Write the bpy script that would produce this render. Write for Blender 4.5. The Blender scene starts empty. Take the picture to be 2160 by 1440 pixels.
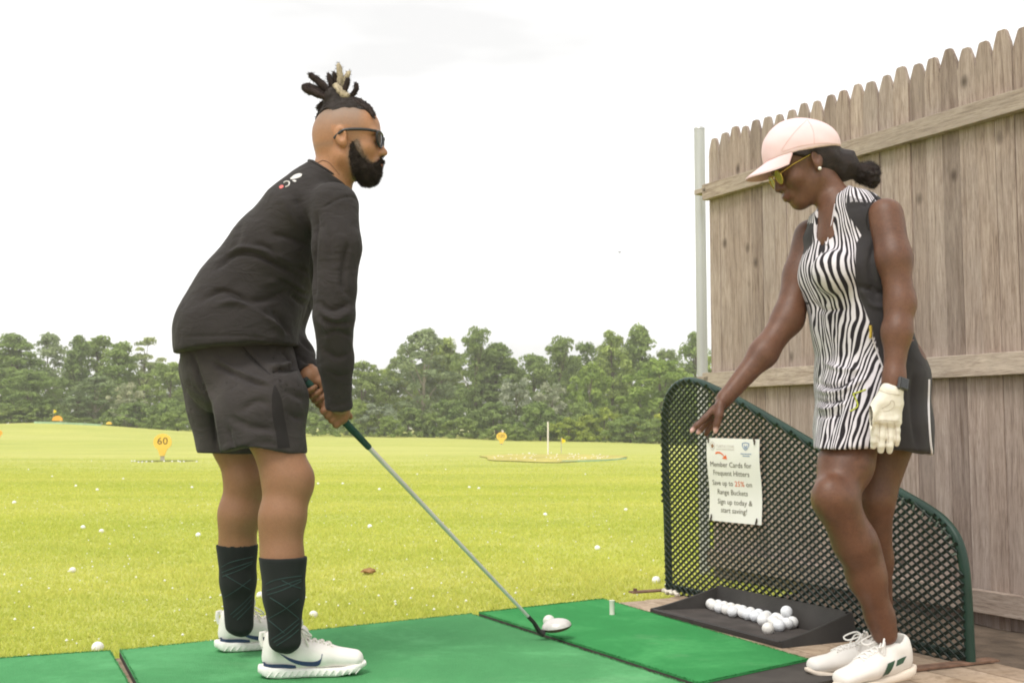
import bpy, bmesh, math, random
import numpy as np
from mathutils import Vector, Matrix
from mathutils.bvhtree import BVHTree

S = bpy.context.scene
COL = S.collection
rng = np.random.default_rng(7)
random.seed(7)

# ------------------------------------------------------------------ camera
FPX, CX, CY, HZ, CAMH = 2400.0, 1080.0, 720.0, 902.0, 0.70
PITCH = math.atan((HZ - CY) / FPX)
cam_data = bpy.data.cameras.new('camera')
cam = bpy.data.objects.new('camera', cam_data)
COL.objects.link(cam)
cam.location = (0, 0, CAMH)
cam.rotation_euler = (math.radians(90) + PITCH, 0, 0)
cam_data.sensor_width = 36.0
cam_data.lens = 36.0 * FPX / 2160.0
cam_data.clip_end = 3000
cam_data.clip_start = 0.05
cam_data.dof.use_dof = True
cam_data.dof.focus_distance = 3.4
cam_data.dof.aperture_fstop = 14.0
S.camera = cam

# ------------------------------------------------------------------ sky, sun, exposure
world = bpy.data.worlds.new('World')
S.world = world
world.use_nodes = True
wn, wl = world.node_tree.nodes, world.node_tree.links
wn.clear()
SUN_EL, SUN_ROT = math.radians(58), math.radians(-150)
w_out = wn.new('ShaderNodeOutputWorld')
w_bg = wn.new('ShaderNodeBackground'); w_bg.inputs['Strength'].default_value = 0.12
w_sky = wn.new('ShaderNodeTexSky'); w_sky.sky_type = 'NISHITA'; w_sky.sun_disc = False
w_sky.sun_elevation = SUN_EL; w_sky.sun_rotation = SUN_ROT
w_sky.air_density = 1.0; w_sky.dust_density = 2.0
w_hs = wn.new('ShaderNodeHueSaturation'); w_hs.inputs['Saturation'].default_value = 0.15
w_tc = wn.new('ShaderNodeTexCoord')
w_map = wn.new('ShaderNodeMapping'); w_map.inputs['Scale'].default_value = (1.4, 1.4, 6.5)
w_no = wn.new('ShaderNodeTexNoise'); w_no.inputs['Scale'].default_value = 1.7
w_no.inputs['Detail'].default_value = 4; w_no.inputs['Roughness'].default_value = 0.5
w_rmp = wn.new('ShaderNodeValToRGB')
w_rmp.color_ramp.elements[0].position = 0.33; w_rmp.color_ramp.elements[0].color = (5.85, 5.82, 5.78, 1)
w_rmp.color_ramp.elements[1].position = 0.54; w_rmp.color_ramp.elements[1].color = (8.3, 8.25, 8.15, 1)
w_mix = wn.new('ShaderNodeMixRGB'); w_mix.inputs['Fac'].default_value = 0.86      # overcast: mostly cloud
wl.new(w_tc.outputs['Generated'], w_map.inputs['Vector']); wl.new(w_map.outputs['Vector'], w_no.inputs['Vector'])
wl.new(w_no.outputs['Fac'], w_rmp.inputs['Fac'])
wl.new(w_sky.outputs['Color'], w_hs.inputs['Color'])
wl.new(w_hs.outputs['Color'], w_mix.inputs['Color1']); wl.new(w_rmp.outputs['Color'], w_mix.inputs['Color2'])
wl.new(w_mix.outputs['Color'], w_bg.inputs['Color']); wl.new(w_bg.outputs['Background'], w_out.inputs['Surface'])

sun_data = bpy.data.lights.new('sun', 'SUN')
sun_data.energy = 1.5; sun_data.angle = math.radians(22); sun_data.color = (1.0, 0.97, 0.91)
sun = bpy.data.objects.new('sun', sun_data); COL.objects.link(sun)
_sd = Vector((math.sin(SUN_ROT) * math.cos(SUN_EL), math.cos(SUN_ROT) * math.cos(SUN_EL), math.sin(SUN_EL)))
sun.rotation_euler = (-_sd).to_track_quat('-Z', 'Y').to_euler()

S.view_settings.view_transform = 'Standard'
S.view_settings.look = 'None'
S.view_settings.exposure = 0.55
S.view_settings.gamma = 1.0
S.view_settings.use_curve_mapping = False
S.render.engine = 'CYCLES'
S.cycles.use_denoising = True
S.cycles.max_bounces = 6
S.cycles.diffuse_bounces = 3
S.cycles.transparent_max_bounces = 12
S.cycles.filter_width = 1.9

# ------------------------------------------------------------------ helpers
_ca, _sa = math.cos(PITCH), math.sin(PITCH)
def ray(px, py):
    u, v = (px - CX) / FPX, (CY - py) / FPX
    return Vector((u, _ca - v * _sa, _sa + v * _ca))
def at(px, py, Y):
    r = ray(px, py); r = r * (Y / r.y)
    return Vector((r.x, Y, CAMH + r.z))
def gnd(px, py, z=0.0):
    r = ray(px, py); r = r * ((z - CAMH) / r.z)
    return Vector((r.x, r.y, z))
def onplane(px, py, p0, n):
    r = ray(px, py); o = Vector((0, 0, CAMH))
    return o + r * ((p0 - o).dot(n) / r.dot(n))
def project(V):
    V = np.asarray(V, float)
    z = V[:, 2] - CAMH
    d = V[:, 1] * _ca + z * _sa; u = -V[:, 1] * _sa + z * _ca
    return CX + FPX * V[:, 0] / d, CY - FPX * u / d

LOC = {}
def tag(o, label=None, cat=None, group=None, kind=None):
    if label: o['label'] = label
    if cat: o['category'] = cat
    if group: o['group'] = group
    if kind: o['kind'] = kind
    return o
def thing(name, loc, label, cat, group=None):
    o = bpy.data.objects.new(name, None); COL.objects.link(o)
    o.empty_display_size = 0.1
    o.location = loc; LOC[o.name] = Vector(loc)
    return tag(o, label, cat, group)
def link(name, mesh, parent=None, loc=None):
    o = bpy.data.objects.new(name, mesh); COL.objects.link(o)
    if parent is not None:
        o.parent = parent; LOC[o.name] = LOC[parent.name]
    else:
        o.location = loc if loc is not None else (0, 0, 0); LOC[o.name] = Vector(o.location)
    return o
def base_of(parent, loc):
    if parent is not None: return LOC[parent.name]
    return Vector(loc) if loc is not None else Vector((0, 0, 0))
def mesh_np(name, V, F, mats, parent=None, loc=None, smooth=True, midx=None, attrs=None):
    """V (n,3) world coords, F (m,k) index array -> ONE object"""
    V = np.asarray(V, np.float32); F = np.asarray(F, np.int32)
    b = base_of(parent, loc)
    V = V - np.array(b, np.float32)
    me = bpy.data.meshes.new(name)
    n, m, k = len(V), len(F), F.shape[1]
    me.vertices.add(n); me.vertices.foreach_set('co', V.ravel())
    me.loops.add(m * k); me.loops.foreach_set('vertex_index', F.ravel())
    me.polygons.add(m); me.polygons.foreach_set('loop_start', np.arange(0, m * k, k, dtype=np.int32))
    me.polygons.foreach_set('loop_total', np.full(m, k, np.int32))
    for mt in (mats if isinstance(mats, (list, tuple)) else [mats]): me.materials.append(mt)
    if midx is not None: me.polygons.foreach_set('material_index', np.asarray(midx, np.int32))
    me.polygons.foreach_set('use_smooth', np.full(m, bool(smooth)))
    if attrs:
        for an, av in attrs.items():
            a = me.attributes.new(an, 'FLOAT', 'POINT'); a.data.foreach_set('value', np.asarray(av, np.float32))
    me.update(calc_edges=True); me.validate()
    return link(name, me, parent, None if parent is not None else b)

class MB:
    """collects shapes into one mesh"""
    def __init__(s): s.v = []; s.f = []
    def add(s, vs, fs):
        k = len(s.v); s.v += [tuple(v) for v in vs]; s.f += [tuple(i + k for i in f) for f in fs]
    def box(s, c, size, ax=None, taper=None):
        c = Vector(c); hx, hy, hz = [q / 2 for q in size]
        ax = ax or (Vector((1, 0, 0)), Vector((0, 1, 0)), Vector((0, 0, 1)))
        vs = []
        for z in (-1, 1):
            for x, y in ((-1, -1), (1, -1), (1, 1), (-1, 1)):
                t = taper if (taper and z > 0) else 1
                vs.append(c + ax[0] * x * hx * t + ax[1] * y * hy * t + ax[2] * z * hz)
        s.add(vs, [(3, 2, 1, 0), (4, 5, 6, 7), (0, 1, 5, 4), (1, 2, 6, 5), (2, 3, 7, 6), (3, 0, 4, 7)])
    def bbox(s, c, size, ax=None, bev=0.004):
        """box with chamfered edges"""
        c = Vector(c); ax = ax or (Vector((1, 0, 0)), Vector((0, 1, 0)), Vector((0, 0, 1)))
        bm = bmesh.new(); bmesh.ops.create_cube(bm, size=1)
        for v in bm.verts: v.co = Vector((v.co.x * size[0], v.co.y * size[1], v.co.z * size[2]))
        bmesh.ops.bevel(bm, geom=list(bm.edges), offset=bev, segments=2, profile=0.6, affect='EDGES')
        bm.verts.index_update()
        vs = [c + ax[0] * v.co.x + ax[1] * v.co.y + ax[2] * v.co.z for v in bm.verts]
        fs = [[v.index for v in f.verts] for f in bm.faces]; bm.free(); s.add(vs, fs)
    def tube(s, pts, r, n=10, cap=True, flat=None):
        pts = [Vector(p) for p in pts]; m = len(pts)
        rs = r if isinstance(r, (list, tuple)) else [r] * m
        t0 = (pts[1] - pts[0]).normalized()
        up = Vector((0, 0, 1)) if abs(t0.z) < 0.9 else Vector((1, 0, 0))
        u = t0.cross(up).normalized(); vs = []; fs = []
        for i, p in enumerate(pts):
            t = (pts[min(i + 1, m - 1)] - pts[max(i - 1, 0)]).normalized()
            u = (u - t * u.dot(t)).normalized(); w = t.cross(u)
            for j in range(n):
                a = 2 * math.pi * j / n
                vs.append(p + (u * math.cos(a) + w * math.sin(a) * (flat or 1)) * rs[i])
        for i in range(m - 1):
            for j in range(n):
                a, b = i * n + j, i * n + (j + 1) % n
                fs.append((a, b, b + n, a + n))
        if cap: fs += [tuple(range(n - 1, -1, -1)), tuple(range((m - 1) * n, m * n))]
        s.add(vs, fs)
    def disc_prism(s, c, ax_u, ax_v, ru, rv, depth, n=28):
        c = Vector(c); w = ax_u.cross(ax_v).normalized()
        vs = []
        for d in (-depth / 2, depth / 2):
            for j in range(n):
                a = 2 * math.pi * j / n; vs.append(c + ax_u * ru * math.cos(a) + ax_v * rv * math.sin(a) + w * d)
        s.add(vs, [tuple(range(n - 1, -1, -1)), tuple(range(n, 2 * n))] + [(j, (j + 1) % n, n + (j + 1) % n, n + j) for j in range(n)])
    def grid(s, rows):
        """rows of points -> open sheet"""
        a, b = len(rows), len(rows[0])
        s.add([p for r in rows for p in r], [(i * b + j, i * b + j + 1, (i + 1) * b + j + 1, (i + 1) * b + j) for i in range(a - 1) for j in range(b - 1)])
    def prism(s, poly, off):
        """closed polygon (points) extruded by vector off"""
        n = len(poly); off = Vector(off)
        s.add([Vector(p) for p in poly] + [Vector(p) + off for p in poly],
              [tuple(range(n - 1, -1, -1)), tuple(range(n, 2 * n))] + [(j, (j + 1) % n, n + (j + 1) % n, n + j) for j in range(n)])
    def sphere(s, c, r, nu=14, nv=8, sc=(1, 1, 1), ax=None):
        c = Vector(c); ax = ax or (Vector((1, 0, 0)), Vector((0, 1, 0)), Vector((0, 0, 1)))
        vs = [c + ax[2] * r * sc[2]]; fs = []
        for i in range(1, nv):
            th = math.pi * i / nv
            for j in range(nu):
                a = 2 * math.pi * j / nu
                vs.append(c + ax[0] * r * sc[0] * math.sin(th) * math.cos(a) + ax[1] * r * sc[1] * math.sin(th) * math.sin(a) + ax[2] * r * sc[2] * math.cos(th))
        vs.append(c - ax[2] * r * sc[2]); L = len(vs) - 1
        for j in range(nu):
            fs.append((0, 1 + j, 1 + (j + 1) % nu))
            fs.append((L, L - nu + (j + 1) % nu, L - nu + j))
        for i in range(nv - 2):
            for j in range(nu):
                a, b = 1 + i * nu + j, 1 + i * nu + (j + 1) % nu
                fs.append((a, a + nu, b + nu, b))
        s.add(vs, fs)
    def mesh(s, name, mats, base, smooth=False):
        me = bpy.data.meshes.new(name)
        me.from_pydata([tuple(Vector(v) - base) for v in s.v], [], s.f)
        for mt in (mats if isinstance(mats, (list, tuple)) else [mats]): me.materials.append(mt)
        bm = bmesh.new(); bm.from_mesh(me); bmesh.ops.recalc_face_normals(bm, faces=bm.faces); bm.to_mesh(me); bm.free()
        if smooth:
            me.polygons.foreach_set('use_smooth', [True] * len(me.polygons))
            try: me.set_sharp_from_angle(angle=math.radians(50 if smooth is True else smooth))
            except Exception: pass
        return me
    def build(s, name, mats, parent=None, loc=None, smooth=False):
        b = base_of(parent, loc)
        return link(name, s.mesh(name, mats, b, smooth), parent, None if parent is not None else b)

def spline(pts, n):
    """Catmull-Rom through points -> n samples (works for any dimension)"""
    P = np.array([list(p) for p in pts], float)
    P = np.vstack([2 * P[0] - P[1], P, 2 * P[-1] - P[-2]])
    m = len(P) - 3; out = []
    for t in np.linspace(0, m - 1e-9, n):
        i = int(t); f = t - i; a, b, c, d = P[i:i + 4]
        out.append(0.5 * ((2 * b) + (c - a) * f + (2 * a - 5 * b + 4 * c - d) * f * f + (3 * b - a - 3 * c + d) * f ** 3))
    return np.array(out)

# ------------------------------------------------------------------ materials
def new_mat(name):
    m = bpy.data.materials.new(name); m.use_nodes = True
    nt = m.node_tree; b = nt.nodes.get('Principled BSDF')
    return m, nt, nt.nodes, nt.links, b
def C4(c): return (c[0], c[1], c[2], 1)
def srgb(r, g, b):
    f = lambda x: (x / 12.92 if x <= 0.04045 else ((x + 0.055) / 1.055) ** 2.4)
    return (f(r / 255), f(g / 255), f(b / 255))
def ncoord(nodes, links, kind='Object', scale=(1, 1, 1)):
    tc = nodes.new('ShaderNodeTexCoord'); mp = nodes.new('ShaderNodeMapping'); mp.inputs['Scale'].default_value = scale
    links.new(tc.outputs[kind], mp.inputs['Vector']); return mp.outputs['Vector']
def nnoise(nodes, links, vec, scale, detail=3, rough=0.55, dist=0.0):
    n = nodes.new('ShaderNodeTexNoise'); n.inputs['Scale'].default_value = scale; n.inputs['Detail'].default_value = detail
    n.inputs['Roughness'].default_value = rough; n.inputs['Distortion'].default_value = dist
    links.new(vec, n.inputs['Vector']); return n.outputs['Fac']
def nramp(nodes, links, fac, stops):
    r = nodes.new('ShaderNodeValToRGB'); e = r.color_ramp.elements
    while len(e) < len(stops): e.new(0.5)
    for q, (p, c) in zip(e, stops): q.position = p; q.color = C4(c)
    links.new(fac, r.inputs['Fac']); return r.outputs['Color']
def nmix(nodes, links, fac, a, b, mode='MIX'):
    m = nodes.new('ShaderNodeMixRGB'); m.blend_type = mode
    for inp, val in (('Fac', fac), ('Color1', a), ('Color2', b)):
        if hasattr(val, 'is_output') or isinstance(val, bpy.types.NodeSocket): links.new(val, m.inputs[inp])
        elif inp == 'Fac': m.inputs[inp].default_value = val
        else: m.inputs[inp].default_value = C4(val)
    return m.outputs['Color']
def nmath(nodes, links, op, a, b=None, clamp=False):
    m = nodes.new('ShaderNodeMath'); m.operation = op; m.use_clamp = clamp
    for i, val in enumerate((a, b)):
        if val is None: continue
        if isinstance(val, bpy.types.NodeSocket): links.new(val, m.inputs[i])
        else: m.inputs[i].default_value = val
    return m.outputs[0]
def nbump(nodes, links, b, height, strength, dist=0.01):
    bp = nodes.new('ShaderNodeBump'); bp.inputs['Strength'].default_value = strength; bp.inputs['Distance'].default_value = dist
    links.new(height, bp.inputs['Height']); links.new(bp.outputs['Normal'], b.inputs['Normal']); return bp
def mat(name, col, rough=0.75, var=0.12, vscale=6, bump=0.15, bscale=80, bdist=0.004, metallic=0.0, spec=0.3, aniso=(1, 1, 1), sheen=0.0, sss=0.0, crumple=0.0):
    m, nt, N, L, b = new_mat(name)
    vec = ncoord(N, L, 'Object', aniso)
    f = nnoise(N, L, vec, vscale, 4)
    lo = tuple(c * (1 - var) for c in col); hi = tuple(min(1, c * (1 + var)) for c in col)
    L.new(nramp(N, L, f, [(0.3, lo), (0.7, hi)]), b.inputs['Base Color'])
    b.inputs['Roughness'].default_value = rough; b.inputs['Metallic'].default_value = metallic
    b.inputs['Specular IOR Level'].default_value = spec
    if sheen: b.inputs['Sheen Weight'].default_value = sheen
    if sss:
        b.inputs['Subsurface Weight'].default_value = sss; b.inputs['Subsurface Radius'].default_value = (0.02, 0.008, 0.004); b.inputs['Subsurface Scale'].default_value = 0.4
    if bump: bp = nbump(N, L, b, nnoise(N, L, vec, bscale, 3), bump, bdist)
    if crumple:
        b2 = N.new('ShaderNodeBump'); b2.inputs['Strength'].default_value = crumple; b2.inputs['Distance'].default_value = 0.012
        mp = N.new('ShaderNodeMapping'); mp.inputs['Scale'].default_value = (1.0, 1.0, 1.9); mp.inputs['Rotation'].default_value = (0, 0.6, 0); L.new(vec, mp.inputs['Vector'])
        L.new(nnoise(N, L, mp.outputs['Vector'], 13, 4, 0.55, 1.2), b2.inputs['Height'])
        if bump: L.new(b2.outputs['Normal'], bp.inputs['Normal'])
        else: L.new(b2.outputs['Normal'], b.inputs['Normal'])
    return m

# ------------------------------------------------------------------ ground and field
DIR = Vector((-math.sin(math.radians(25.8)), math.cos(math.radians(25.8)), 0))   # along the bay, out to the range
NRM = Vector((DIR.y, -DIR.x, 0))                                                # across the bays, to the fence
def smooth01(t): t = np.clip(t, 0, 1); return t * t * (3 - 2 * t)
def field_z(X, Y):
    X = np.asarray(X, float); Y = np.asarray(Y, float)
    a = X / np.maximum(Y, 1.0)
    z = -0.075 - 0.54 * smooth01((Y - 4.5) / 36) + (-3.6 * np.clip(a, -0.6, 0.5) + 0.1) * smooth01((Y - 60) / 80)
    z = z + 0.85 * np.exp(-(((X + 42) / 11) ** 2 + ((Y - 104) / 9) ** 2))         # the raised green on the left
    z = z + 0.10 * np.exp(-(((X - 1.6) / 4.5) ** 2 + ((Y - 49) / 7) ** 2))       # the round target
    z = z + 0.03 * np.sin(X * 0.35 + 1.3) * np.sin(Y * 0.21) * smooth01((Y - 6) / 15)
    return z
def fpt(px, py, Y):
    p = at(px, py, Y); p.z = float(field_z(p.x, Y)); return p

def grass_colour(N, L, vec):
    f1 = nnoise(N, L, vec, 0.22, 4, 0.6)
    mp = N.new('ShaderNodeMapping'); mp.inputs['Scale'].default_value = (0.035, 0.30, 1); L.new(vec, mp.inputs['Vector'])
    f2 = nnoise(N, L, mp.outputs['Vector'], 1.0, 4, 0.6)
    f3 = nnoise(N, L, vec, 3.2, 3, 0.6)
    c = nramp(N, L, f1, [(0.30, GR_LO), (0.70, GR_HI)])
    c = nmix(N, L, nramp(N, L, f2, [(0.40, (0, 0, 0)), (0.62, (0.55, 0.55, 0.55))]), c, GR_DRY)
    c = nmix(N, L, nramp(N, L, f3, [(0.36, (0.26, 0.26, 0.26)), (0.6, (0, 0, 0))]), c, GR_DEEP)
    return c
GR_LO, GR_HI, GR_DRY, GR_DEEP = (0.34, 0.39, 0.072), (0.42, 0.45, 0.086), (0.49, 0.49, 0.135), (0.28, 0.345, 0.056)
def make_field_mat():
    m, nt, N, L, b = new_mat('field_grass')
    vec = ncoord(N, L, 'Object')
    c = grass_colour(N, L, vec)
    c = nmix(N, L, 1.0, c, (1.10, 1.05, 1.30), 'MULTIPLY')
    L.new(c, b.inputs['Base Color']); b.inputs['Roughness'].default_value = 0.9; b.inputs['Specular IOR Level'].default_value = 0.1
    nbump(N, L, b, nnoise(N, L, vec, 22, 4, 0.7), 0.5, 0.03)
    return m
M_FIELD = make_field_mat()
def make_blade_mat():
    m, nt, N, L, b = new_mat('grass_blade')
    vec = ncoord(N, L, 'Object')
    c = grass_colour(N, L, vec)
    at_ = N.new('ShaderNodeAttribute'); at_.attribute_name = 'tone'
    c2 = nmix(N, L, at_.outputs['Fac'], c, (0.60, 0.55, 0.16))
    c2 = nmix(N, L, 1.0, c2, (1.46, 1.44, 1.55), 'MULTIPLY')
    L.new(c2, b.inputs['Base Color']); b.inputs['Roughness'].default_value = 0.75; b.inputs['Specular IOR Level'].default_value = 0.15
    tr = N.new('ShaderNodeBsdfTranslucent'); L.new(c2, tr.inputs['Color'])
    mx = N.new('ShaderNodeMixShader'); mx.inputs['Fac'].default_value = 0.5
    L.new(b.outputs['BSDF'], mx.inputs[1]); L.new(tr.outputs['BSDF'], mx.inputs[2])
    L.new(mx.outputs['Shader'], N['Material Output'].inputs['Surface'])
    return m
M_BLADE = make_blade_mat()

def build_field():
    ys = np.concatenate([np.linspace(-60, 2, 12), np.linspace(2.5, 12, 40), np.geomspace(12.5, 200, 130), np.geomspace(215, 1500, 14)])
    xs = np.concatenate([-np.geomspace(1500, 72, 12), np.linspace(-70, 45, 160), np.geomspace(48, 1500, 14)])
    X, Y = np.meshgrid(xs, ys); Z = field_z(X, Y)
    far = Y > 200; Z = np.where(far, field_z(X * 200 / np.maximum(Y, 1), np.full_like(Y, 200)), Z)
    V = np.stack([X, Y, Z], -1).reshape(-1, 3); a, b = X.shape
    i = np.arange(a - 1)[:, None] * b + np.arange(b - 1)[None]
    F = np.stack([i, i + 1, i + b + 1, i + b], -1).reshape(-1, 4)
    o = mesh_np('grass_field', V, F, M_FIELD)
    tag(o, 'wide mown grass field of the driving range', None, None, 'structure')
build_field()

def deck_end(n): return 3.77 + 0.14 * n
def build_grass():
    n = 420000
    lo, hi = 3.2, 60.0
    Y = lo * np.exp(rng.random(n) * math.log(hi / lo)); a = np.where(rng.random(n) < .86, rng.uniform(-0.60, 0.32, n), rng.uniform(-1.15, 0.5, n)); X = a * Y
    nn = X * NRM.x + Y * NRM.y; ss = X * DIR.x + Y * DIR.y
    ok = ((ss > deck_end(nn) + 0.03) | (nn > 4.5)) & ~((nn > 2.5) & (nn < 4.6) & (ss < 4.3))
    X, Y = X[ok], Y[ok]; n = len(X)
    Z = field_z(X, Y) - 0.004
    h = rng.uniform(0.009, 0.025, n) * (1 + 0.25 * np.sin(X * 3.1) * np.sin(Y * 2.3)); w = 0.0022 + 0.00075 * Y
    h = (h + 0.0004 * Y) * np.clip((62 - Y) / 40, 0.15, 1)
    th = rng.uniform(0, 2 * np.pi, n); lean = rng.uniform(0.1, 0.9, n) * h; la = rng.uniform(0, 2 * np.pi, n)
    V = np.zeros((n, 3, 3), np.float32)
    V[:, 0] = np.stack([X - np.cos(th) * w, Y - np.sin(th) * w, Z], -1)
    V[:, 1] = np.stack([X + np.cos(th) * w, Y + np.sin(th) * w, Z], -1)
    V[:, 2] = np.stack([X + np.cos(la) * lean, Y + np.sin(la) * lean, Z + h], -1)
    tone = np.clip(rng.normal(0.10, 0.14, n), 0, 0.7)
    o = mesh_np('grass', V.reshape(-1, 3), np.arange(3 * n).reshape(n, 3), M_BLADE, attrs={'tone': np.repeat(tone, 3)}, smooth=False)
    tag(o, 'short yellow-green grass blades beyond the mats', None, None, 'stuff')
build_grass()

M_WHITE = mat('ball_white', (0.82, 0.81, 0.78), 0.35, 0.03, 8, 0.0)
M_CLOVER = mat('clover_white', (0.80, 0.80, 0.70), 0.8, 0.05, 8, 0.0)
def build_clover():
    mb = MB(); V = []; n = 700
    Y = 3.6 * np.exp(rng.random(n) * math.log(22 / 3.6)); a = rng.uniform(-0.55, 0.28, n); X = a * Y
    ok = (X * DIR.x + Y * DIR.y) > deck_end(X * NRM.x + Y * NRM.y) + 0.1
    for x, y in zip(X[ok], Y[ok]):
        r = random.uniform(0.003, 0.007); z = float(field_z(x, y)) + 0.03
        mb.add([(x + r, y, z), (x, y + r, z), (x - r, y, z), (x, y - r, z), (x, y, z + r), (x, y, z - r)],
               [(0, 1, 4), (1, 2, 4), (2, 3, 4), (3, 0, 4), (1, 0, 5), (2, 1, 5), (3, 2, 5), (0, 3, 5)])
    o = mb.build('clover_flowers', M_CLOVER); tag(o, 'tiny white clover flowers scattered in the grass', None, None, 'stuff')
build_clover()

# ------------------------------------------------------------------ wooden platform and mats
def make_wood(name, lo, hi, dark, grain=(1, 1, 1), knots=True):
    m, nt, N, L, b = new_mat(name)
    oi = N.new('ShaderNodeObjectInfo'); tc = N.new('ShaderNodeTexCoord')
    off = N.new('ShaderNodeVectorMath'); off.operation = 'ADD'
    rv = N.new('ShaderNodeCombineXYZ')
    r1 = nmath(N, L, 'MULTIPLY', oi.outputs['Random'], 37.0)
    for i in range(3): L.new(r1, rv.inputs[i])
    L.new(tc.outputs['Object'], off.inputs[0]); L.new(rv.outputs['Vector'], off.inputs[1])
    mp = N.new('ShaderNodeMapping'); mp.inputs['Scale'].default_value = grain; L.new(off.outputs['Vector'], mp.inputs['Vector'])
    v = mp.outputs['Vector']
    g = nnoise(N, L, v, 9, 6, 0.65, 0.6)
    c = nramp(N, L, g, [(0.30, dark), (0.44, lo), (0.66, hi)])
    fg = nnoise(N, L, v, 34, 4, 0.7, 0.3)
    c = nmix(N, L, nramp(N, L, fg, [(0.36, (0.55, 0.55, 0.55)), (0.52, (0, 0, 0))]), c, tuple(q * 0.75 for q in dark))
    big = nnoise(N, L, off.outputs['Vector'], 1.7, 3)
    c = nmix(N, L, nramp(N, L, big, [(0.4, (0, 0, 0)), (0.7, (0.5, 0.5, 0.5))]), c, tuple(0.55 * q + 0.1 for q in lo))
    tone = nramp(N, L, oi.outputs['Random'], [(0, (0.70, 0.68, 0.67)), (0.3, (0.96, 0.93, 0.90)), (0.6, (1.0, 1.0, 1.0)), (1, (1.16, 1.14, 1.10))])
    c = nmix(N, L, 1.0, c, tone, 'MULTIPLY')
    if knots:
        mp2 = N.new('ShaderNodeMapping'); mp2.inputs['Scale'].default_value = (5.2, 5.2, 3.4); L.new(off.outputs['Vector'], mp2.inputs['Vector'])
        vo = N.new('ShaderNodeTexVoronoi'); vo.inputs['Scale'].default_value = 1.0; L.new(mp2.outputs['Vector'], vo.inputs['Vector'])
        k = nramp(N, L, vo.outputs['Distance'], [(0.045, (0.8, 0.8, 0.8)), (0.13, (0, 0, 0))])
        c = nmix(N, L, k, c, tuple(q * 0.35 for q in dark))
    L.new(c, b.inputs['Base Color']); b.inputs['Roughness'].default_value = 0.88; b.inputs['Specular IOR Level'].default_value = 0.15
    nbump(N, L, b, fg, 0.5, 0.004)
    return m
M_FENCE = make_wood('weathered_cedar', (0.355, 0.278, 0.240), (0.495, 0.405, 0.358), (0.205, 0.148, 0.120), (7, 7, 0.45))
M_RAIL = make_wood('weathered_rail', (0.40, 0.328, 0.278), (0.52, 0.44, 0.38), (0.23, 0.175, 0.142), (0.6, 0.6, 8))
M_DECK = make_wood('deck_plank', (0.44, 0.33, 0.23), (0.58, 0.45, 0.34), (0.28, 0.19, 0.12), (0.8, 0.8, 8), knots=False)

DZ = -0.022
platform = thing('platform', (0, 3, DZ), 'low wooden platform of tan planks under the mats', None)
del_cat = platform
platform['kind'] = 'structure'
def build_deck():
    w = 0.14
    for i in range(-22, 21):
        n = i * w + 0.03
        s1 = deck_end(n) + random.uniform(-0.012, 0.012); s0 = 0.4
        c = NRM * n + DIR * ((s0 + s1) / 2); c.z = DZ - 0.02
        mb = MB(); mb.bbox(c, (w - 0.006, s1 - s0, 0.04), (NRM, DIR, Vector((0, 0, 1))), 0.003)
        mb.build('plank', M_DECK, platform)
build_deck()

def make_turf(name, lo, hi):
    m, nt, N, L, b = new_mat(name)
    vec = ncoord(N, L, 'Object')
    f = nnoise(N, L, vec, 2.3, 6, 0.66, 0.4); f2 = nnoise(N, L, vec, 230, 2, 0.6); f3 = nnoise(N, L, vec, 40, 3, 0.7)
    c = nramp(N, L, f, [(0.3, tuple(q * .84 for q in lo)), (0.5, lo), (0.72, tuple(min(1, q * 1.16 + .01) for q in hi))])
    wv = N.new('ShaderNodeMapping'); wv.inputs['Scale'].default_value = (1.2, 2.6, 1); L.new(vec, wv.inputs['Vector'])
    worn = nnoise(N, L, wv.outputs['Vector'], 1.9, 5, 0.7)
    c = nmix(N, L, nramp(N, L, worn, [(0.56, (0, 0, 0)), (0.74, (0.45, 0.45, 0.45))]), c, (0.17, 0.34, 0.17))
    c = nmix(N, L, nramp(N, L, f3, [(0.35, (0.22, 0.22, 0.22)), (0.6, (0, 0, 0))]), c, tuple(q * 0.7 for q in lo))
    c = nmix(N, L, nramp(N, L, f2, [(0.4, (0, 0, 0)), (0.7, (0.30, 0.30, 0.30))]), c, tuple(min(1, q * 1.3 + 0.02) for q in hi))
    L.new(c, b.inputs['Base Color']); b.inputs['Roughness'].default_value = 0.95; b.inputs['Specular IOR Level'].default_value = 0.05
    nbump(N, L, b, f2, 0.6, 0.006)
    return m
M_TURF = make_turf('green_turf', (0.080, 0.285, 0.108), (0.112, 0.355, 0.145))
M_TURF2 = make_turf('green_turf_new', (0.042, 0.250, 0.074), (0.068, 0.315, 0.100))
M_RUBBER = mat('black_rubber', (0.055, 0.049, 0.044), 0.7, 0.25, 5, 0.3, 120, 0.003)
M_RUBBER2 = mat('mat_rubber_edge', (0.060, 0.052, 0.046), 0.85, 0.25, 9, 0.3, 120, 0.003)

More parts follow.
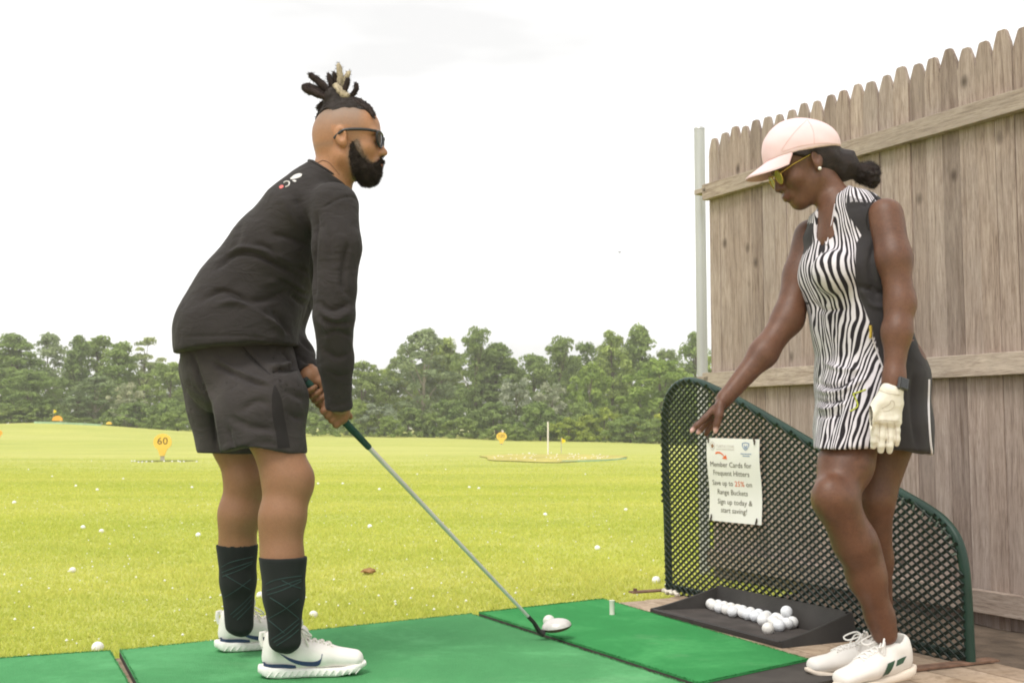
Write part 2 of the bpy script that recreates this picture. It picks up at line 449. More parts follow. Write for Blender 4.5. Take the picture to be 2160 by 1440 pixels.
def gp(px, py): return gnd(px, py, 0.0)
def rect_mat(name, corners, label, base_pad, m):
    """corners: far-left, far-right, near-right, near-left on the mat's top"""
    fl, fr, nr, nl = [Vector(c) for c in corners]
    cen = (fl + fr + nr + nl) / 4
    t = thing(name, (cen.x, cen.y, DZ), label, 'mat')
    def sheet(cs, z0, z1):
        mb = MB(); ins = 0.0022
        lo = [Vector((p.x, p.y, z0)) for p in cs]; mid = [Vector((p.x, p.y, z1 - ins * 0.7)) for p in cs]
        top = [Vector((p.x, p.y, z1)) + (Vector((cen.x, cen.y, z1)) - p).normalized() * ins for p in cs]
        mb.add(lo + mid + top, [(3, 2, 1, 0), (8, 9, 10, 11)] + [(i, (i + 1) % 4, 4 + (i + 1) % 4, 4 + i) for i in range(4)] + [(4 + i, 4 + (i + 1) % 4, 8 + (i + 1) % 4, 8 + i) for i in range(4)])
        return mb
    pads = [fl + (fl - cen).normalized() * base_pad[0], fr + (fr - cen).normalized() * base_pad[0],
            nr + (nr - fr).normalized() * base_pad[1], nl + (nl - fl).normalized() * base_pad[1]]
    sheet(pads, DZ + 0.001, -0.0045).build('rubber_base', M_RUBBER2, t)
    sheet([fl, fr, nr, nl], -0.004, 0.0).build('turf', m, t)
    # short pile standing along the top: real fibres give the edge its fuzz
    n = 5200
    u, v = rng.random(n), rng.random(n)
    e = rng.random(n) < 1.1
    side = rng.integers(0, 4, n)
    u = np.where(e & (side == 0), 0.002, np.where(e & (side == 1), 0.998, u)); v = np.where(e & (side == 2), 0.002, np.where(e & (side == 3), 0.998, v))
    A = np.array([fl, fr, nr, nl])
    P = ((1 - u) * (1 - v))[:, None] * A[0] + (u * (1 - v))[:, None] * A[1] + (u * v)[:, None] * A[2] + ((1 - u) * v)[:, None] * A[3]
    th = rng.uniform(0, 6.28, n); V = np.zeros((n, 3, 3)); w = 0.0014
    V[:, 0] = P + np.stack([np.cos(th) * w, np.sin(th) * w, np.full(n, -0.001)], -1)
    V[:, 1] = P - np.stack([np.cos(th) * w, np.sin(th) * w, np.full(n, 0.001)], -1)
    V[:, 2] = P + np.stack([rng.normal(0, 0.003, n), rng.normal(0, 0.003, n), rng.uniform(0.002, 0.006, n)], -1)
    o = mesh_np('turf_pile', V.reshape(-1, 3), np.arange(3 * n).reshape(n, 3), m, t, smooth=False); o['kind'] = 'stuff'
    return t
A_, D_ = gp(1010, 1291), gp(1476, 1440); B_, C_ = gp(1272, 1262), gp(1708, 1390)
hit_mat = rect_mat('hitting_mat', (A_, B_, C_, D_), 'narrow green turf hitting mat with the ball and tee beside the black tray', (0.0, 0.20), M_TURF2)
sl = (D_ - A_).normalized()
E_, F_ = gp(993, 1293), gp(252, 1370)
stance_mat = rect_mat('stance_mat', (F_, E_, E_ + sl * 1.62, F_ + (gp(290, 1440) - F_).normalized() * 1.62), 'large green turf mat under the feet of the man', (0.0, 0.05), M_TURF)
G_ = gp(232, 1371)
rect_mat('stance_mat', (gp(-190, 1400), G_, G_ + (gp(272, 1440) - G_).normalized() * 1.4, gp(-190, 1400) + (gp(272, 1440) - G_).normalized() * 1.4), 'green turf mat cut off at the lower left corner beyond the gap', (0.0, 0.05), M_TURF)

def build_soil():
    # trodden bare soil between the platform and the fence
    rows = []
    for n in np.linspace(2.7, 4.6, 14):
        r = []
        for s_ in np.linspace(1.2, 4.25 + .05 * math.sin(n * 9), 26):
            q = NRM * float(n) + DIR * float(s_); r.append((q.x, q.y, -0.066 + 0.006 * math.sin(q.x * 23) * math.sin(q.y * 19)))
        rows.append(r)
    mb = MB(); mb.grid(rows)
    o = mb.build('bare_soil', mat('soil_brown', (0.115, 0.085, 0.062), 0.95, 0.4, 9, 0.6, 45, 0.02), None, smooth=True); tag(o, None, None, None, 'structure')
build_soil()
# ------------------------------------------------------------------ wooden fence
FT = math.radians(28.0); FD = Vector((-math.sin(FT), math.cos(FT), 0)); FN = Vector((-FD.y, FD.x, 0))     # FN points to the camera side
F0 = Vector((1.9647, 4.28, 0)); PITCHF = 0.086
M_STEEL = mat('galvanised_steel', (0.50, 0.50, 0.49), 0.42, 0.12, 5, 0.1, 60, 0.002, metallic=0.35, spec=0.5, aniso=(1, 1, 0.2))
M_RUST = mat('rusty_iron', (0.20, 0.115, 0.075), 0.85, 0.4, 30, 0.5, 90, 0.003)
FTOP = 2.245
fence = thing('wooden_fence', F0 + FD * 0.9 + Vector((0, 0, -0.16)), 'tall weathered grey-brown picket fence behind the woman and the green barrier', 'fence')
def picket_mesh(w, h, cut, tip, t):
    mb = MB()
    pr = [(-w / 2, 0), (w / 2, 0), (w / 2, h - cut), (w / 2 * 0.86, h - cut * 0.62), (tip / 2 + 0.004, h - 0.008), (tip / 2 - 0.002, h), (-tip / 2 + 0.002, h), (-tip / 2 - 0.004, h - 0.008), (-w / 2 * 0.86, h - cut * 0.62), (-w / 2, h - cut)]
    mb.prism([Vector((x, -t / 2, z)) for x, z in pr], (0, t, 0))
    return mb.mesh('picket', M_FENCE, Vector((0, 0, 0)))
def build_fence():
    zs = -0.155; h = FTOP - zs
    rz = math.atan2(FD.y, FD.x)
    kinds = [picket_mesh(w, h, 0.088, tp, 0.017) for w, tp in ((0.0845, 0.030), (0.0850, 0.034), (0.0840, 0.027), (0.0848, 0.036))]
    for i in range(-5, 23):
        o = bpy.data.objects.new('picket', kinds[random.randrange(4)]); COL.objects.link(o); o.parent = fence
        p = F0 + FD * (PITCHF * i + random.uniform(-0.0006, 0.0006)) + FN * random.uniform(-0.003, 0.003)
        o.location = Vector((p.x, p.y, zs + random.uniform(-0.014, 0.010))) - LOC[fence.name]
        o.rotation_euler = (random.uniform(-0.002, 0.002), random.uniform(-0.0008, 0.0008), rz + random.uniform(-0.035, 0.035))
    for z, hh, end, tl in ((1.945, 0.083, 22.55, 0.004), (0.945, 0.086, 22.75, 0.0), (0.030, 0.086, 22.5, 0.0)):
        a = F0 + FD * (-0.47); b = F0 + FD * (PITCHF * end)
        c = (a + b) / 2 + FN * 0.032; c.z = z
        mb = MB(); mb.bbox(c, ((b - a).length, 0.038, hh), (FD, FN, Vector((0, 0, 1))), 0.003)
        mb.build('rail', M_RAIL, fence)
        # bracket tying the rail to the steel post
        mb = MB(); c = F0 + FD * (PITCHF * 22.75) + FN * 0.025; c.z = z + 0.012
        mb.bbox(c, (0.10, 0.052, 0.026), (FD, FN, Vector((0, 0, 1))), 0.003)
        if z > 0.5: mb.build('rail_end_block', M_RAIL, fence)
build_fence()
pp = at(1478, 500, 6.12)
post = thing('fence_post', (pp.x, pp.y, -0.3), 'round galvanised steel post at the open end of the wooden fence', 'post')
mb = MB(); mb.tube([(pp.x, pp.y, -0.3), (pp.x, pp.y, 2.325)], 0.029, 20); mb.build('pole', M_STEEL, post, smooth=True)
mb = MB(); mb.tube([(pp.x, pp.y, 2.3252), (pp.x, pp.y, 2.334), (pp.x, pp.y, 2.341)], [0.0305, 0.029, 0.017], 20); mb.build('post_cap', M_STEEL, post, smooth=True)

# ------------------------------------------------------------------ green mesh barrier
b0, b1 = gnd(2046, 1400, DZ), gnd(1411, 1246, DZ)
BD = (b1 - b0).normalized(); BN = Vector((-BD.y, BD.x, 0))          # BN to the camera side
if BN.y > 0: BN = -BN
M_GREEN = mat('green_coated_steel', (0.013, 0.040, 0.027), 0.42, 0.2, 8, 0.15, 150, 0.002, spec=0.4)
M_GREEN2 = mat('green_coated_mesh', (0.016, 0.027, 0.021), 0.45, 0.2, 8, 0.1, 150, 0.002, spec=0.4)
bz = (b0 + b1) / 2
barrier = thing('bay_barrier', (bz.x, bz.y, DZ), 'dark green mesh barrier with sloping top between the bay and the fence', 'barrier')
OUT = [(1412, 1247), (1408, 1120), (1404, 980), (1403, 885), (1408, 845), (1422, 818), (1446, 804), (1474, 806), (1505, 819), (1560, 846), (1640, 892), (1730, 945), (1820, 994), (1900, 1040), (1955, 1072), (1992, 1100), (2018, 1136), (2032, 1185), (2039, 1250), (2047, 1402)]
outP = [onplane(x, y, b0, BN) for x, y in OUT]
def bsz(p): d = Vector(p) - b0; return (d.dot(BD), d.z + b0.z - DZ + 0.0)
smoothP = spline(outP, 90)
mb = MB(); mb.tube([Vector(p) for p in smoothP], 0.0165, 14); mb.build('frame', M_GREEN, barrier, smooth=True)
poly2 = np.array([((Vector(p) - b0).dot(BD), p[2]) for p in smoothP])
mb = MB(); mb.tube([b0 + Vector((0, 0, 0.022)), b1 + Vector((0, 0, 0.022))], 0.013, 10); mb.build('bottom_bar', M_GREEN, barrier, smooth=True)
def in_poly(pts, poly):
    x, y = pts[:, 0], pts[:, 1]; c = np.zeros(len(pts), bool); n = len(poly); j = n - 1
    for i in range(n):
        xi, yi = poly[i]; xj, yj = poly[j]
        cr = ((yi > y) != (yj > y)) & (x < (xj - xi) * (y - yi) / (yj - yi + 1e-12) + xi)
        c ^= cr; j = i
    return c
def build_mesh_panel():
    """expanded metal: every strand a small bar with its own twist"""
    LW, SW = 0.043, 0.0275
    pol = [tuple(p) for p in poly2]
    segs = []
    for r in range(-2, 92):
        for c in range(-2, 50):
            z0 = 0.0 + r * SW / 2; s0 = c * LW + (LW / 2 if r % 2 else 0)
            z1 = z0 + SW / 2
            segs.append((s0, z0, s0 + LW / 2, z1)); segs.append((s0, z0, s0 - LW / 2, z1))
    sg = np.array(segs); mid = np.stack([(sg[:, 0] + sg[:, 2]) / 2, (sg[:, 1] + sg[:, 3]) / 2], -1)
    sg = sg[in_poly(mid, pol)]
    V = []; F = []; off = BN * 0.0185
    for s0, z0, s1, z1 in sg:
        a = b0 + BD * s0 + off; a.z = z0; b = b0 + BD * s1 + off; b.z = z1
        d = (b - a).normalized(); side = d.cross(BN).normalized()
        tw = 0.55 if s1 > s0 else -0.55
        u = (side * math.cos(tw) + BN * math.sin(tw)) * 0.0050; w = (BN * math.cos(tw) - side * math.sin(tw)) * 0.0018
        k = len(V)
        for p in (a - d * 0.001, b + d * 0.001): V += [p + u + w, p - u + w, p - u - w, p + u - w]
        F += [(k, k + 1, k + 5, k + 4), (k + 1, k + 2, k + 6, k + 5), (k + 2, k + 3, k + 7, k + 6), (k + 3, k, k + 4, k + 7)]
    o = mesh_np('expanded_metal_mesh', np.array([tuple(v) for v in V]), np.array(F), M_GREEN2, barrier, smooth=False); o['kind'] = 'stuff'
build_mesh_panel()
M_CLIP = mat('dull_clip', (0.16, 0.19, 0.17), 0.5, 0.1, 9, 0, metallic=0.3)
# wire clips along the sloping top
for k in range(58, 80, 2):
    p = Vector(smoothP[k]); q = Vector(smoothP[k + 1]); d = (q - p).normalized(); nn = d.cross(BN).normalized()
    if nn.z > 0: nn = -nn
    c = p + BN * 0.0185 + nn * 0.012
    mb = MB(); mb.box(c, (0.007, 0.006, 0.022), (d, BN, nn)); mb.build('mesh_clip', M_CLIP, barrier)
for q, ln in ((b1, 0.27), (b0, 0.36)):
    mb = MB(); c = q + BN * (ln * 0.22) + Vector((0, 0, 0.006)) - BD * 0.0
    mb.bbox(c, (ln, 0.045, 0.007), (BN, BD, Vector((0, 0, 1))), 0.001)
    f = mb.build('foot_bar', M_RUST, barrier)
    mb = MB(); c = q + BN * (ln * 0.64); c.z += 0.0097; mb.tube([c, c + Vector((0, 0, 0.012))], 0.009, 6); mb.build('bolt', M_RUST, f)
p = b1 + BN * 0.06 - BD * 0.05
M_STRIP = mat('white_strip', (0.66, 0.60, 0.52), 0.8, 0.2, 40, 0.4, 120, 0.003)
mb = MB(); pts = []
for i in range(12):
    pts.append(p - BD * (i * 0.011) + BN * (0.004 * math.sin(i * 2.1)) + Vector((0, 0, 0.012 + 0.004 * math.sin(i * 1.7))))
mb.tube(pts, [0.009 + 0.003 * math.sin(i * 2.6) for i in range(12)], 7)
tag(mb.build('torn_strip', M_STRIP, None, (p.x, p.y, DZ), smooth=True), 'crumpled whitish strip lying by the foot of the green barrier', 'litter')

# ------------------------------------------------------------------ sign on the barrier
M_VINYL = mat('vinyl_sign', (0.79, 0.765, 0.72), 0.5, 0.03, 3, 0.1, 8, 0.01)
M_INK = mat('grey_ink', (0.13, 0.11, 0.075), 0.7, 0.05, 5, 0)
M_INK_R = mat('orange_ink', (0.80, 0.16, 0.045), 0.7, 0.05, 5, 0)
M_INK_P = mat('pale_ink', (0.60, 0.54, 0.49), 0.7, 0.05, 5, 0)
M_INK_B = mat('blue_ink', (0.25, 0.33, 0.48), 0.7, 0.05, 5, 0)
sp0 = b0 + BN * 0.031
SQ = [onplane(x, y, sp0, BN) for x, y in ((1491, 923), (1602, 926), (1607, 1107), (1497, 1096))]
def sgn(u, v, lift=0.0):
    a = SQ[0].lerp(SQ[1], u); b = SQ[3].lerp(SQ[2], u); p = a.lerp(b, v)
    return p + BN * (0.010 * math.sin(math.pi * u) * (0.3 + 0.5 * v) + 0.004 * math.sin(v * 7) + lift)
sc_ = sum(SQ, Vector()) / 4
sign = thing('member_sign', (sc_.x, sc_.y, SQ[2].z), 'white vinyl sign about member cards tied to the green mesh barrier', 'sign')
mb = MB(); G1 = [[sgn(u, v) for u in np.linspace(0, 1, 9)] for v in np.linspace(0, 1, 13)]; G2 = [[q - BN * 0.0015 for q in r] for r in G1]
mb.grid(G1); mb.grid(G2)
for E1, E2 in ((G1[0], G2[0]), (G1[-1], G2[-1]), ([r[0] for r in G1], [r[0] for r in G2]), ([r[-1] for r in G1], [r[-1] for r in G2])): mb.grid([E1, E2])
mb.build('banner', M_VINYL, sign, smooth=True)
def text_mesh(body, name, m, parent, mapf, u0, u1, vbase, vh):
    """lettering laid out on the unit square and bent onto the surface by mapf(u, v)"""
    cu = bpy.data.curves.new(name, 'FONT'); cu.body = body; cu.size = 1.0; cu.resolution_u = 2
    ob = bpy.data.objects.new(name + '_tmp', cu); COL.objects.link(ob)
    dg = bpy.context.evaluated_depsgraph_get(); me = bpy.data.meshes.new_from_object(ob.evaluated_get(dg))
    xs = [v.co.x for v in me.vertices]; x0, x1 = min(xs), max(xs)
    vs = [mapf(u0 + (v.co.x - x0) / (x1 - x0) * (u1 - u0), vbase - v.co.y * vh) for v in me.vertices]
    fs = [list(p.vertices) for p in me.polygons]
    bpy.data.objects.remove(ob); bpy.data.meshes.remove(me); bpy.data.curves.remove(cu)
    mb = MB(); mb.add(vs, fs); return mb.build(name, m, parent)
lift = lambda u, v: sgn(u, v, 0.0012)
for body, u0, u1, vb in (('Member Cards for', .075, .865, .345), ('Frequent Hitters', .125, .815, .447), ('Range Buckets', .185, .765, .675), ('Sign up today &', .185, .845, .790), ('start saving!', .26, .755, .890)):
    text_mesh(body, 'lettering', M_INK, sign, lift, u0, u1, vb, 0.088)
text_mesh('Save up to', 'lettering', M_INK, sign, lift, .085, .505, .568, 0.088)
text_mesh('25%', 'lettering', M_INK_R, sign, lift, .54, .715, .568, 0.088)
text_mesh('on', 'lettering', M_INK, sign, lift, .745, .845, .568, 0.088)
text_mesh('TURTLE COVE', 'lettering', M_INK_P, sign, lift, .20, .555, .112, 0.048)
def bars(spec, m, name):
    mb = MB()
    for u0, u1, v0, v1 in spec: mb.add([lift(u0, v0), lift(u1, v0), lift(u1, v1), lift(u0, v1)], [(0, 1, 2, 3)])
    mb.build(name, m, sign)
bars([(.20, .31, .128, .136), (.32, .42, .128, .136), (.43, .56, .128, .136)], M_INK_P, 'small_print')
bars([(.68, .74, .172, .182), (.745, .80, .172, .182), (.805, .87, .172, .182), (.715, .84, .198, .208)], M_INK_B, 'small_print')
mb = MB(); a_ = [2 * math.pi * i / 24 for i in range(25)]
mb.grid([[lift(.125 + .052 * math.cos(t), .095 + .052 * math.sin(t) * 1.0) for t in a_], [lift(.125 + .045 * math.cos(t), .095 + .045 * math.sin(t)) for t in a_]]); mb.build('logo_ring', M_INK_P, sign)
M_INK_T = mat('brown_ink', (0.28, 0.15, 0.07), 0.7, 0.05, 5, 0)
mb = MB(); mb.add([lift(.125 + r * math.cos(t), .095 + r * 0.9 * math.sin(t)) for t, r in [(2 * math.pi * i / 20, 0.027 * (1 + 0.28 * math.cos(5 * 2 * math.pi * i / 20 + 0.6))) for i in range(20)]], [tuple(range(20))]); mb.build('turtle_mark', M_INK_T, sign)
mb = MB(); sh = [(.70, .05), (.765, .038), (.83, .05), (.828, .085), (.80, .118), (.765, .14), (.73, .118), (.702, .085)]
si = [(.765 + (u - .765) * .78, .088 + (v - .088) * .78) for u, v in sh]
mb.grid([[lift(u, v) for u, v in sh + sh[:1]], [lift(u, v) for u, v in si + si[:1]]])
mb.add([lift(u, v) for u, v in ((.735, .075), (.75, .075), (.757, .1), (.765, .082), (.775, .1), (.782, .075), (.797, .075), (.778, .122), (.765, .105), (.752, .122))], [(0, 1, 2, 9), (2, 3, 8, 9), (3, 4, 7, 8), (4, 5, 6, 7)])
mb.build('shield_mark', M_INK_B, sign)
ar = [(.19, .183), (.24, .172), (.29, .176), (.335, .193), (.365, .215)]
mb = MB(); mb.grid([[lift(u, v - .011 * (1 - .3 * i / 4)) for i, (u, v) in enumerate(ar)], [lift(u, v + .011 * (1 - .3 * i / 4)) for i, (u, v) in enumerate(ar)]])
mb.add([lift(.40, .198), lift(.425, .252), lift(.325, .243)], [(0, 1, 2)]); mb.build('arrow', M_INK_R, sign)
M_TIE = mat('dark_tie', (0.05, 0.035, 0.025), 0.6, 0.2, 20, 0)
for u, v, s in ((.045, .03, -1), (.925, .035, -1), (.06, .955, 1), (.93, .955, 1)):
    mb = MB(); mb.tube([sgn(u, v, 0.002), sgn(u, v + s * .02, 0.006), sgn(u - .01, v + s * .055, 0.003), sgn(u - .012, v + s * .07, -0.012)], 0.0036, 6)
    mb.tube([sgn(u, v, 0.004), sgn(u + .012, v - s * .028, 0.006)], 0.0028, 6); mb.build('tie', M_TIE, sign, smooth=True)

# ------------------------------------------------------------------ ball tray and balls
tf, tn = gnd(1371, 1293, DZ), gnd(1650, 1367, DZ)
TD = (tn - tf).normalized(); TN = Vector((-TD.y, TD.x, 0))
if TN.x < 0: TN = -TN
TL, TW = (tn - tf).length, 0.325
tc_ = tf + TD * TL / 2 + TN * TW / 2
tray = thing('ball_tray', (tc_.x, tc_.y, DZ), 'black rubber ball tray holding white golf balls beside the green mat', 'tray')
def tp(s, n, z): p = tf + TD * s + TN * n; p.z = DZ + 0.001 + z; return p
M_TRAY = mat('tray_rubber', (0.040, 0.036, 0.033), 0.6, 0.3, 7, 0.25, 60, 0.003)
M_TRAYF = mat('tray_floor', (0.062, 0.052, 0.047), 0.8, 0.35, 9, 0.3, 90, 0.003)
mb = MB(); hF, hB = 0.020, 0.092
t = 0.022
mb.grid([[tp(0.0, 0, 0), tp(TL, 0, 0)], [tp(0.002, 0.0, hF * .8), tp(TL - .002, 0.0, hF * .8)], [tp(0.005, 0.006, hF), tp(TL - .005, .006, hF)], [tp(0.02, 0.016, hF - .004), tp(TL - .02, .016, hF - .004)]])
lip = mb.build('front_lip', M_TRAY, tray)
mb = MB(); mb.grid([[tp(t, .012, .014), tp(TL / 2, .012, .014), tp(TL - t, .012, .014)], [tp(t, TW - t, .006), tp(TL / 2, TW - t, .003), tp(TL - t, TW - t, .006)]]); mb.build('tray_floor', M_TRAYF, tray)
def wall(sa, sb):
    mb = MB(); r0, r1, r2, r3 = [], [], [], []
    for i in range(9):
        f = i / 8; n = f * TW; h = hF + (hB - hF) * (f ** 1.25)
        o = sa; d = 1 if sb > sa else -1
        r0.append(tp(o, n, 0)); r1.append(tp(o + d * (.002 + h * .22), n, h)); r2.append(tp(o + d * (.012 + h * .24), n, h)); r3.append(tp(o + d * (.016 + h * .38), n, .004))
    mb.grid([r0, r1, r2, r3]); mb.build('side_wall', M_TRAY, tray)
wall(0, t); wall(TL, TL - t)
mb = MB(); mb.grid([[tp(.0, TW, 0), tp(TL, TW, 0)], [tp(.022, TW - .012, hB), tp(TL - .022, TW - .012, hB)], [tp(.03, TW - .024, hB), tp(TL - .03, TW - .024, hB)], [tp(.04, TW - .045, .004), tp(TL - .04, TW - .045, .004)]]); mb.build('back_wall', M_TRAY, tray)

def ball_mat():
    m, nt, N, L, b = new_mat('golf_ball')
    vec = ncoord(N, L, 'Object')
    oi = N.new('ShaderNodeObjectInfo')
    c = nramp(N, L, oi.outputs['Random'], [(0, (0.78, 0.74, 0.68)), (0.5, (0.82, 0.81, 0.79)), (1, (0.80, 0.82, 0.86))])
    d = nnoise(N, L, vec, 60, 3)
    c = nmix(N, L, nramp(N, L, d, [(0.55, (0, 0, 0)), (0.8, (0.3, 0.3, 0.3))]), c, (0.5, 0.45, 0.38))
    L.new(c, b.inputs['Base Color']); b.inputs['Roughness'].default_value = 0.38
    vo = N.new('ShaderNodeTexVoronoi'); vo.inputs['Scale'].default_value = 260; L.new(vec, vo.inputs['Vector'])
    nbump(N, L, b, vo.outputs['Distance'], 0.35, 0.002)
    return m
M_BALL = ball_mat()
BR = 0.02135
mb = MB(); mb.sphere((0, 0, 0), BR, 20, 12); ball_me = mb.mesh('golf_ball', M_BALL, Vector((0, 0, 0)), True)
mb = MB(); mb.sphere((0, 0, 0), BR, 8, 6); ball_far = mb.mesh('golf_ball_far', M_WHITE, Vector((0, 0, 0)), True)
def ball(p, label, group, far=False, sc=1.0):
    o = bpy.data.objects.new('golf_ball', ball_far if far else ball_me); COL.objects.link(o)
    o.location = p; o.rotation_euler = (random.random() * 6, random.random() * 6, random.random() * 6); o.scale = (sc, sc, sc)
    return tag(o, label, 'golf ball', group)
def crop5(cx, cy): return 1340 + cx * 420 / 2160, 1180 + cy * 260 / 1337
TB = [(768, 465), (845, 492), (905, 478), (915, 520), (985, 500), (992, 540), (1065, 512), (1056, 562), (1150, 528), (1140, 570), (1235, 545), (1215, 590), (1322, 565), (1300, 612), (1412, 585), (1385, 655), (1500, 605), (1600, 628), (1505, 680), (1440, 745), (1560, 715), (1650, 690), (1690, 650), (1735, 640), (1795, 615), (1700, 620), (1620, 690), (1560, 650), (1470, 640), (1345, 620), (1740, 660)]
G_TRAY = 'white golf balls in the black tray'
placed = []
for i, (cx, cy) in enumerate(TB):
    px, py = crop5(cx, cy)
    p = gnd(px, py, DZ + 0.007 + BR)
    for _ in range(40):
        mv = False
        for q in placed:
            d = Vector((p.x - q.x, p.y - q.y, 0))
            if d.length < 2 * BR: p += (d.normalized() if d.length > 1e-5 else TD) * (2 * BR - d.length) * 0.6; mv = True
        s_, n_ = (p - tf).dot(TD), (p - tf).dot(TN)
        s2, n2 = min(max(s_, .06), TL - .046), min(max(n_, .05), TW - .07)
        p += TD * (s2 - s_) + TN * (n2 - n_)
        if not mv: break
    lab = 'white golf ball among the many crowded in the black tray'
    if i == 0: lab = 'white golf ball at the far left end of the row in the black tray'
    if i == 19: lab = 'white golf ball nearest the shoes of the woman at the front end of the tray'
    placed.append(p); ball(p, lab, G_TRAY)
px, py = crop5(1780, 560); cands = sorted(placed, key=lambda q: (q - gnd(px, py, DZ + 0.06)).length)[:3]
cq = sum(cands, Vector()) / 3; cq.z = DZ + 0.007 + BR + 0.033
ball(cq, 'white golf ball resting on top of other balls at the end of the tray', G_TRAY)

# ball at address, white rubber tee, balls near the mats
ball(gnd(1158, 1309, BR), 'white golf ball on the green mat just behind the club head', None)
p = gnd(1291, 1295, 0)
mb = MB(); mb.tube([(p.x, p.y, 0.0), (p.x, p.y, 0.003), (p.x, p.y, 0.046), (p.x, p.y, 0.052)], [0.010, 0.0095, 0.0095, 0.0115], 16)
tag(mb.build('rubber_tee', mat('tee_rubber', (0.72, 0.70, 0.60), 0.6, 0.06, 20, 0.1, 90, 0.001), None, (p.x, p.y, 0), smooth=40), 'short white rubber tee standing on the green hitting mat', 'tee')
def field_ball(px, py, label, group='golf balls lying on the range', sc=1.0):
    Y = 4.0
    for _ in range(60):
        q = gnd(px, py, float(field_z(0 if _ == 0 else p.x, Y)) + 0.012) if py > HZ + 3 else at(px, py, 100)
        p = q; Y = q.y
    ball(Vector((p.x, p.y, float(field_z(p.x, p.y)) + BR * sc * 0.62)), label, group, p.y > 12, sc)
field_ball(206, 1366, 'white golf ball in the grass against the back edge of the left mat')
field_ball(1384, 1224, 'white golf ball in the grass just left of the green barrier')
LAB_F = 'white golf ball lying loose on the mown grass of the range'
FB = [(153, 1202), (214, 1120), (175, 1112), (418, 1128), (549, 1255), (661, 1296), (160, 1025), (205, 1033), (405, 1028), (780, 1110), (723, 1020), (671, 1020), (990, 1028), (1150, 1085), (1010, 1030), (1235, 1000), (1320, 1075), (880, 1000), (900, 960), (940, 990), (800, 1032), (60, 990), (110, 1005), (30, 1060), (260, 1010), (193, 972), (1260, 1155)]
for x, y in FB: field_ball(x, y, LAB_F, sc=0.85 if y > 1150 else (0.9 if y > 1070 else 1.1))
for x in (278, 284, 292, 300, 309, 321, 346, 363, 376, 380, 388, 415):
    field_ball(x, 973 + random.uniform(-1.5, 2), 'white golf ball on the dark worn patch round the 60 marker', 'balls round the 60 marker', 1.7)
for i in range(70):
    a = random.uniform(0, 6.28); r = math.sqrt(random.random())
    field_ball(1155 + 130 * r * math.cos(a), 963 + 8.5 * r * math.sin(a), 'white golf ball among many on the round yellowish target', 'balls on the round target', 1.5)

# ------------------------------------------------------------------ distance markers, flags, targets
M_YEL = mat('marker_yellow', (0.90, 0.58, 0.10), 0.6, 0.05, 3, 0.05)
M_NUM = mat('marker_black', (0.10, 0.065, 0.02), 0.6, 0.05, 3, 0)
M_POST = mat('grey_post', (0.46, 0.42, 0.33), 0.8, 0.15, 3, 0.1)
M_FLAGY = mat('flag_yellow', (0.85, 0.68, 0.03), 0.7, 0.06, 3, 0.05)
M_FLAGW = mat('flag_white', (0.85, 0.80, 0.74), 0.7, 0.04, 3, 0.05)
M_ORANGE = mat('marker_orange', (0.90, 0.42, 0.05), 0.6, 0.06, 3, 0.05)
UX, UZ = Vector((1, 0, 0)), Vector((0, 0, 1))
def marker(px, py, base_py, Y, rx, rz, num, label, name='distance_marker', m=M_YEL):
    c = at(px, py, Y); bp_ = at(px, base_py, Y); s = Y / FPX
    bp_.z = float(field_z(bp_.x, Y)) - 0.05
    t = thing(name, bp_, label, 'distance marker', 'yellow distance markers on the range')
    mb = MB(); mb.disc_prism(c, UX, UZ, rx * s, rz * s, 0.06); mb.prism([c + Vector((-rx * s * .55, -.035, -rz * s * .75)), c + Vector((rx * s * .55, -.035, -rz * s * .75)), c + Vector((rx * s * .25, -.035, -rz * s * 1.65)), c + Vector((-rx * s * .25, -.035, -rz * s * 1.65))], (0, .06, 0))
    mb.build('board', m, t)
    mb = MB(); mb.box(((c.x), Y + .02, (bp_.z + c.z - rz * s * 1.3) / 2), (rx * s * .42, .06, c.z - rz * s * 1.3 - bp_.z)); mb.build('post', M_POST, t)
    if num:
        f = lambda u, v: Vector((c.x + (u - .5) * rx * s * 2, Y - .0345, c.z - (v - .5) * rz * s * 2))
        text_mesh(num, 'numerals', M_NUM, t, f, .22, .80, .64, .62 if len(num) < 3 else .60)
    return t
marker(343, 932, 972, 45.7, 19, 17.5, '60', 'yellow oval distance marker reading 60 on a short post in the grass')
marker(1058, 920, 940, 88, 11, 9, '100', 'small yellow distance marker reading 100 far out on the range')
marker(417, 919, 930, 80, 8, 7, '1', 'small yellow marker half hidden behind the shorts of the man', m=M_ORANGE)
marker(-3, 913, 925, 80, 8, 6, None, 'orange marker cut off by the left side of the photo', m=M_ORANGE)
def mound_sign(px, py, Y, rx, rz, m, label):
    c = at(px, py, Y); s = Y / FPX; c.z = max(c.z, float(field_z(c.x, Y)))
    mb = MB(); pts = [c + Vector((rx * s * math.cos(a), -.04, rz * s * 1.6 * max(math.sin(a), -0.12))) for a in np.linspace(-.1, math.pi + .1, 15)]
    mb.prism(pts, (0, .08, 0)); tag(mb.build('mound_marker', m, None, (c.x, c.y, c.z)), label, 'distance marker')
mound_sign(121, 886, 101, 11, 6, M_ORANGE, 'orange half-round marker on top of the raised green at the left')
mound_sign(230, 894, 99, 6, 3, M_YEL, 'small yellow marker on the right flank of the raised green')
